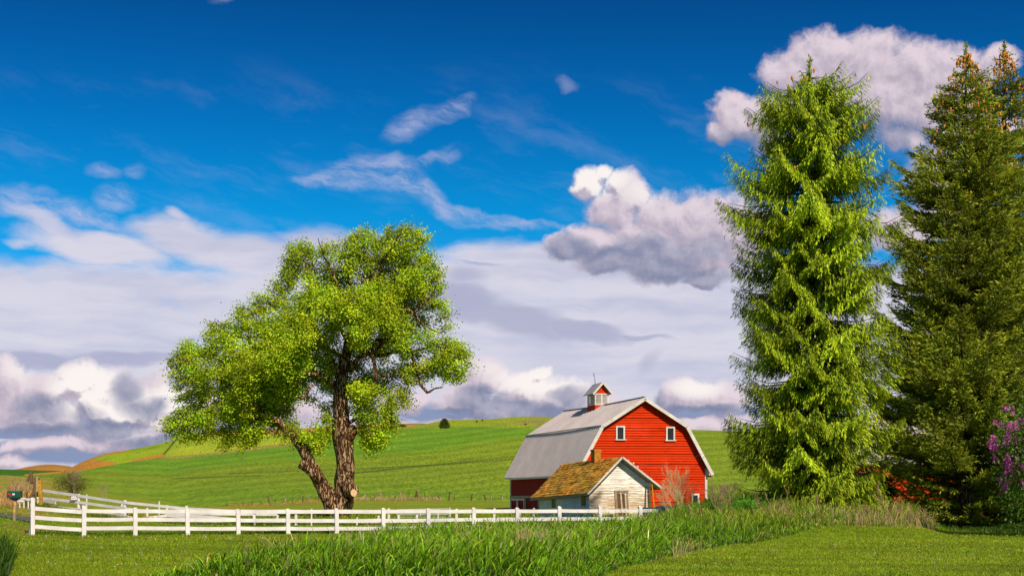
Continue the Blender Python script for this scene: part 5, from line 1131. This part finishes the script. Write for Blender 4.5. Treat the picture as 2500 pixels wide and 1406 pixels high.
def lawn():
    rng = np.random.default_rng(15); n = 210000
    py = rng.uniform(1268, 1412, n); px = rng.uniform(-60, 2560, n); Y = np.clip(EYE * F / (py - HY), 29, 130); X = (px - CX) * Y / F
    k = ~((px > 900) & (px < 1450) & (Y < 60)) & (Y < 112); X, Y = X[k], Y[k]; n = len(X)
    m = fb(X, Y, .35, 81); st = fb(X * .35 + 20, Y * 1.3, .45, 84)
    base = np.tile((.15, .22, .003), (n, 1)) * (.5 + 1.0 * m)[:, None]; tip = np.tile((.38, .47, .005), (n, 1)) * (-.1 + 2.0 * np.clip(st, .12, 1))[:, None] * (.82 + .36 * sm(np.sin(Y * 1.9 + X * .25 + 2 * fb(X, Y, .1, 88)), -.4, .4))[:, None]
    dry = rng.random(n) < .05 + .12 * sm(m, .55, .7); base[dry] = (.25, .2, .05); tip[dry] = (.42, .33, .08)
    L = rng.uniform(.04, .10, n) * (.7 + .6 * m) * np.interp(Y, [29, 100], [.9, 1.5]); Wd = np.interp(Y, [29, 100], [.010, .035])
    V, Q, T, C = blades(X, Y, L, Wd, rng.normal(0, .35, (n, 2)), rng.random(n) * .6, base, tip, rng, .2, .08, 0)
    tag(heavy('lawn_grass', V, Q, C, M['blade'], None, T), 'short mown grass of the lawn', 'grass', kind='stuff')
    # dandelion clocks and a few yellow flowers scattered in the lawn
    mb = MB(); cols = []
    spots = np.concatenate([np.stack([rng.uniform(20, 900, 80), rng.uniform(1312, 1400, 80)], 1), np.stack([rng.uniform(1550, 2500, 26), rng.uniform(1296, 1400, 26)], 1), np.stack([rng.uniform(150, 1300, 50), rng.uniform(1281, 1297, 50)], 1)])
    for px_, py_ in spots:
        Y = EYE * F / (py_ - HY); x = (px_ - CX) * Y / F; g0 = G(x, Y); h = rng.uniform(.08, .17); r = rng.uniform(.018, .03) * (1 + (Y > 60) * .5); yel = rng.random() < .15
        c = (.75, .5, .02) if yel else (.42, .40, .34); s_ = (.25, .25, .06); q = Vector((x, Y, g0 + h))
        mb.add([q + Vector(v) * r for v in ((1, 0, 0), (-1, 0, 0), (0, 1, 0), (0, -1, 0), (0, 0, 1), (0, 0, -1))], [(0, 2, 4), (2, 1, 4), (1, 3, 4), (3, 0, 4), (2, 0, 5), (1, 2, 5), (3, 1, 5), (0, 3, 5)], c)
        mb.add([(x - .004, Y, g0), (x + .004, Y, g0), (x + .004, Y, g0 + h), (x - .004, Y, g0 + h)], [(0, 1, 2, 3)], s_)
    tag(mb.build('dandelions', M['straw'], None, colors=True), 'white dandelion clocks and yellow dandelions dotted over the lawn', 'dandelions', kind='stuff')
lawn()
def dry_grass():
    rng = np.random.default_rng(25); parts = []
    def patch(poly, n, h, col=(.42, .27, .12), w=.012, ln=.22, bias=0):
        p, pg = sample(poly, n, rng, 1); x, y = p.T; L = h * rng.uniform(.45, 1.15, n); ln_ = rng.normal(0, ln, (n, 2)) + np.array([bias, 0]); parts.append(blades(x, y, L, np.full(n, w), ln_, rng.random(n) * .5, np.tile(col, (n, 1)) * .8, np.tile(col, (n, 1)) * 1.15, rng, .25, .08))
    patch([(1835, 70), (1930, 70), (1930, 75), (1835, 77)], 800, 1.0, (.40, .25, .13)); patch([(2090, 69), (2285, 73), (2285, 82), (2100, 80)], 650, .95, (.42, .29, .15), .014, .3, -.15)
    patch([(1900, 70), (2120, 70), (2120, 77), (1900, 76)], 420, .85, (.40, .29, .16)); patch([(1560, 66), (1760, 70), (1760, 84), (1560, 84)], 1100, .95, (.42, .28, .13), .012, .3, -.25)
    patch([(1265, 34), (1345, 38), (1345, 46), (1265, 46)], 260, 1.05, (.48, .34, .18), .018); patch([(1640, 40), (1720, 46), (1720, 50), (1640, 46)], 60, .7, (.40, .28, .14), .012)
    patch([(500, 33), (1400, 33), (1600, 64), (850, 60)], 600, 1.0, (.50, .37, .20), .018, .35)
    patch([(-160, 98), (45, 98), (60, 125), (-160, 128)], 5000, .6, (.42, .25, .10), .03, .2); patch([(20, 112), (80, 112), (84, 130), (30, 135)], 2600, 1.3, (.36, .24, .11), .035, .15)
    patch([(860, 186), (1080, 186), (1080, 191), (860, 191)], 700, .6, (.45, .30, .13), .06, .2); patch([(560, 182), (830, 182), (830, 188), (560, 188)], 500, .4, (.42, .22, .08), .06, .2)
    patch([(60, 100), (440, 100), (440, 108), (60, 108)], 1500, .35, (.40, .27, .08), .03)
    o = 0; Vs, Qs, Ts, Cs = [], [], [], []
    for V, Q, T, C in parts: Vs.append(V); Qs.append(Q + o); Ts.append(T + o); Cs.append(C); o += len(V)
    tag(heavy('dry_grass', np.concatenate(Vs), np.concatenate(Qs), np.concatenate(Cs), M['straw'], None, np.concatenate(Ts)), 'straw coloured dead grass standing among the green', 'dry grass', kind='stuff')
dry_grass()

# ------------------------------------------------------------------ dead weeds and shrubs
def weed(name, label, cat, px, Y, height, lean, seed, mt='straw', spread=.5, depth=3, stems=1, r0=.014, heads=True, col=(.46, .30, .14), grp=None, zoff=0):
    rr = random.Random(seed); b = on(px, Y); mb = MB()
    def grow(p, d, L, r, lev):
        n = 3; pts = [p]; 
        for k in range(n): d = (d + Vector((rr.uniform(-1, 1), rr.uniform(-1, 1), rr.uniform(-.4, .8))) * .10).normalized(); pts.append(pts[-1] + d * L / n)
        mb.tube(pts, [r, r * .9, r * .8, r * .6], 4, False, col=tuple(c * rr.uniform(.75, 1.2) for c in col))
        if lev == 0:
            if heads:
                e = pts[-1]; s_ = r * 2.6 + .008
                mb.add([e + Vector(v) * s_ for v in ((1, 0, 0), (-1, 0, 0), (0, 1, 0), (0, -1, 0), (0, 0, 1.6), (0, 0, -.8))], [(0, 2, 4), (2, 1, 4), (1, 3, 4), (3, 0, 4), (2, 0, 5), (1, 2, 5), (3, 1, 5), (0, 3, 5)], tuple(c * .8 for c in col))
            return
        for k in range(rr.randint(3, 5)):
            i = rr.uniform(.35, 1.0); q = pts[0].lerp(pts[-1], i) if i < .9 else pts[-1]
            j = min(2, int(i * 3)); q = pts[j].lerp(pts[j + 1], i * 3 - j)
            nd = (d + Vector((rr.uniform(-1, 1), rr.uniform(-1, 1), rr.uniform(-.2, .7))) * spread).normalized(); grow(q, nd, L * rr.uniform(.42, .62), r * .62, lev - 1)
    for s_ in range(stems):
        p = Vector(b) + Vector((rr.uniform(-.25, .25) * (stems > 1) * stems ** .4, rr.uniform(-.3, .3) * (stems > 1), -.05 + zoff)); grow(p, Vector((lean + rr.uniform(-.25, .25) * (stems > 1), rr.uniform(-.15, .15), 1)).normalized(), height * .62 * rr.uniform(.8, 1.1), r0, depth)
    m = mb.mesh(name, tuple(b), False, True); o = link(name, m, None, M[mt]); o.location = b; return tag(o, label, cat, grp)
# big tan brush in front of the red gable
weed('dead_brush', 'big wispy tan dead brush in front of the red barn wall', 'dead brush', 1692, 82, 2.7, -.40, 1, spread=.42, depth=4, stems=8, r0=.013, heads=False, col=(.66, .48, .24))
weed('dead_brush', 'lower tan dead brush fanning left beside the white pipe gate', 'dead brush', 1662, 80, 2.0, -.5, 2, spread=.5, depth=4, stems=9, r0=.011, heads=False, col=(.64, .46, .23))
weed('dead_brush', 'dense brown dead shrub at the left foot of the bright green spruce', 'dead brush', 1785, 76, 2.3, -.12, 3, spread=.75, depth=4, stems=5, r0=.02, heads=False, col=(.30, .20, .12))
for px, Y, h, ln, sd, lb in ((1800, 78, 2.6, -.42, 11, 'long pale dead stalk leaning left below the brown dead shrub'), (1768, 80, 2.7, -.35, 12, 'thin dead stalk leaning left near the barn corner'), (1928, 84, 2.6, -.10, 13, 'dead brown umbel plant standing before the middle of the bright green spruce'),
                             (1990, 80, 1.6, .25, 14, 'short dead umbel plant leaning right below the green spruces'), (2195, 78, 2.5, -.55, 15, 'long dead umbel stalk leaning left before the red shed'), (2225, 79, 2.3, -.6, 16, 'second dead umbel stalk leaning left, just right of the longest one'),
                             (2255, 80, 1.5, -.5, 17, 'bent dead stalk at the right end of the tall grass'), (1852, 80, 1.9, -.05, 18, 'upright dead teasel left of the tan grass patch'), (1872, 81, 1.9, .03, 19, 'upright dead teasel right beside its twin'), (2105, 80, 1.3, .1, 20, 'small dead weed between the two leaning umbel groups'), (1715, 76, 2.0, -.6, 21, 'dead stalk slanting left over the low barn window')):
    weed('dead_stalk', lb, 'dead stalk', px, Y - 7, h * .92, ln, sd, spread=.55, depth=2, stems=1, r0=.017, col=(.42, .27, .14), grp='dead stalks standing in the tall grass')
def leafy(name, label, cat, c, rad, n, base, tip, leaf=.12, seed=1, stems=6, mt='shrubleaf', nclump=40, drop=.0, flat=1.0, wd=.75, grp=None):
    """shrub: stems from the base to leaf clumps scattered through an uneven volume"""
    rng = np.random.default_rng(seed); b = Vector((c[0], c[1], G(c[0], c[1]))); t = thing(name, label, cat, b, grp); tk = MB()
    d = unit(rng.normal(size=(nclump, 3))); r = rng.uniform(.35, 1.0, (nclump, 1)) ** .6; cl = np.array([c[0], c[1], c[2]]) + d * r * np.array(rad)
    cl[:, 2] = np.maximum(cl[:, 2], b.z + .15)
    for p in cl: tk.tube([b + Vector((rng.normal(0, .12), rng.normal(0, .12), -.1)), Vector(p) * .5 + b * .5 + Vector((rng.normal(0, .12), rng.normal(0, .12), .1)), p], [.03, .018, .006], 4, False)
    tk.build('stem', M['twig'], t)
    per = n // nclump; P = np.repeat(cl, per, 0); off = rng.normal(size=P.shape) * (np.array(rad) * .20); P = P + off; P[:, 2] = np.maximum(P[:, 2], b.z + .05)
    D = unit(off + rng.normal(size=P.shape) * np.array(rad) * .2 + np.array([0, 0, -.1 * rad[2]])); cb = np.exp(rng.normal(0, .16, (nclump, 1)))
    V, Q, C = kites(P, D, rng.uniform(.7, 1.3, len(P)) * leaf, rng.uniform(.7, 1.2, len(P)) * leaf * wd, rng, twocol(base, tip, len(P), rng, .2, .07) * np.repeat(cb, per, 0)[:, None], .06)
    heavy('crown', V, Q, C, M[mt], t); return t, cl
lil, lcl = leafy('lilac_bush', 'tall lilac bush in purple bloom at the right edge of the lawn', 'lilac', (25.7, 70.5, 3.5), (2.3, 2.0, 3.3), 13000, (.04, .10, .010), (.11, .22, .014), .13, 31, nclump=90)
def blossoms():
    rng = np.random.default_rng(33); n = 90; P = rng.normal(size=(n, 3)) * .012; P[:, 2] = -.0
    z = rng.random(n); a = rng.uniform(0, 6.283, n); rd = .065 * (1 - z * .8); P = np.stack([np.cos(a) * rd, np.sin(a) * rd, z * .26], 1)
    V, Q, C = kites(P, unit(P * np.array([1, 1, .2]) + rng.normal(0, .02, P.shape)), np.full(n, .045), np.full(n, .04), rng, twocol((.55, .09, .48), (.72, .20, .62), n, rng, .25, .1), .1)
    me = np_mesh('blossom', V, quads=Q, col=C); me.materials.append(M['petal']); b = lil.location
    for i in range(98):
        p = lcl[rng.integers(len(lcl))] + rng.normal(0, .25, 3); f = np.array([p[0] - 25.8, p[1] - 70.5, 0]); f = f / max(.1, np.linalg.norm(f)); p = p + f * .25 + np.array([-.1, -.25, .1])
        if p[2] < b.z + .8: continue
        o = bpy.data.objects.new('blossom', me); COLL.objects.link(o); o.parent = lil; o.location = (p[0] - b.x, p[1] - b.y, p[2] - b.z); s_ = rng.uniform(1.5, 2.6); o.scale = (s_,) * 3; o.rotation_euler = (rng.normal(0, .5), rng.normal(0, .5), rng.uniform(0, 6))
blossoms()
leafy('green_weed', 'bright green leafy weed below the brown dead shrub', 'leafy plant', (on(1830, 74).x, 74, on(1830, 74).z + .75), (.9, .6, .5), 2600, (.05, .20, .006), (.10, .33, .01), .09, 41, nclump=36)
leafy('green_weed', 'smaller green leafy weed among the tan dead brush left of the barn corner', 'leafy plant', (on(1740, 76).x, 76, on(1740, 76).z + .6), (.7, .6, .45), 1600, (.05, .18, .006), (.10, .28, .01), .09, 42, nclump=26)
leafy('bare_shrub', 'scrubby half bare shrub on the slope above the white fence at left', 'shrub', (on(178, 150).x, 150, on(178, 150).z + 1.1), (1.9, 1.2, 1.0), 4500, (.10, .11, .02), (.22, .21, .03), .10, 43, nclump=50)
weed('dead_brush', 'bare grey twigs standing up through the scrubby shrub at left', 'dead brush', 176, 149.5, 2.5, 0, 44, spread=.6, depth=3, stems=6, r0=.022, heads=False, col=(.34, .25, .18))
weed('dead_brush', 'small bare bush on the slope right of the scrubby shrub', 'dead brush', 254, 150, 1.6, 0, 45, spread=.6, depth=3, stems=3, r0=.02, heads=False, col=(.36, .27, .18))
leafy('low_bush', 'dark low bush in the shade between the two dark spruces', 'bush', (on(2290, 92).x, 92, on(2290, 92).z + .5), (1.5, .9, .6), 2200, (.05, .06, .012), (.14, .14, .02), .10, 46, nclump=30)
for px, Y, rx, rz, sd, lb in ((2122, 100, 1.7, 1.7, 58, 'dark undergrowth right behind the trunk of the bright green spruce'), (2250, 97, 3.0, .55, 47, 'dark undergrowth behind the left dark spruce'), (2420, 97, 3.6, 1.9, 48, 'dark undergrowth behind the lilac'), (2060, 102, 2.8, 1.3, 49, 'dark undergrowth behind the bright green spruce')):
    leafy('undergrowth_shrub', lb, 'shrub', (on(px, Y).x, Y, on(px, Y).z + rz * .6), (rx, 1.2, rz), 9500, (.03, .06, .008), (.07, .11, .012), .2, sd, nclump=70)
# small conifer and bushes far up the hill
def far_tree(px, py, Y, w, h, label, seed, name='pine_tree', cat='tree', grp=None):
    rng = np.random.default_rng(seed); b = at(px, py, Y); t = thing(name, label, cat, b, grp); n = 1500
    z = rng.random(n) ** .8; rad = w / 2 * np.interp(z, [0, .25, .6, 1], [.75, 1, .75, .12]) * (.75 + .5 * fb(rng.random(n) * 0 + z * 9, z * 0 + 3, 1.0, seed)); a = rng.uniform(0, 6.283, n); r = np.sqrt(rng.random(n)) * rad
    P = np.array(b) + np.stack([np.cos(a) * r, np.sin(a) * r, .25 + z * (h - .25)], 1); D = np.stack([np.cos(a), np.sin(a), np.full(n, .3)], 1)
    V, Q, C = kites(P, D + rng.normal(0, .4, (n, 3)), rng.uniform(.3, .6, n) * w / 3.5, rng.uniform(.15, .3, n) * w / 3.5, rng, twocol((.045, .06, .012), (.12, .13, .02), n, rng))
    m = MB(); m.tube([(b.x, b.y, b.z - 1.2), (b.x, b.y, b.z + h * .8)], [.16 * w / 3.5, .03], 6); m.build('trunk', M['sbark'], t); heavy('crown', V, Q, C, M['needle'], t)
far_tree(1085, 1047.5, 525, 3.9, 3.6, 'small dark round pine alone on the crest of the green field', 51)
far_tree(982, 1043, 532, 3.0, .8, 'low dark bush on the crest left of the lone pine', 52, 'low_bush', 'bush')
far_tree(1164, 1031, 600, 1.0, .8, 'tiny dark bush on the grassy hilltop right of the lone pine', 53, 'low_bush', 'bush'); far_tree(1178, 1028.5, 605, 1.0, .7, 'tiny dark bush high on the grassy hilltop beside another', 54, 'low_bush', 'bush')
far_tree(1283, 1038, 570, 1.2, .6, 'small dark bush on the grassy hilltop near the barn roof', 55, 'low_bush', 'bush')
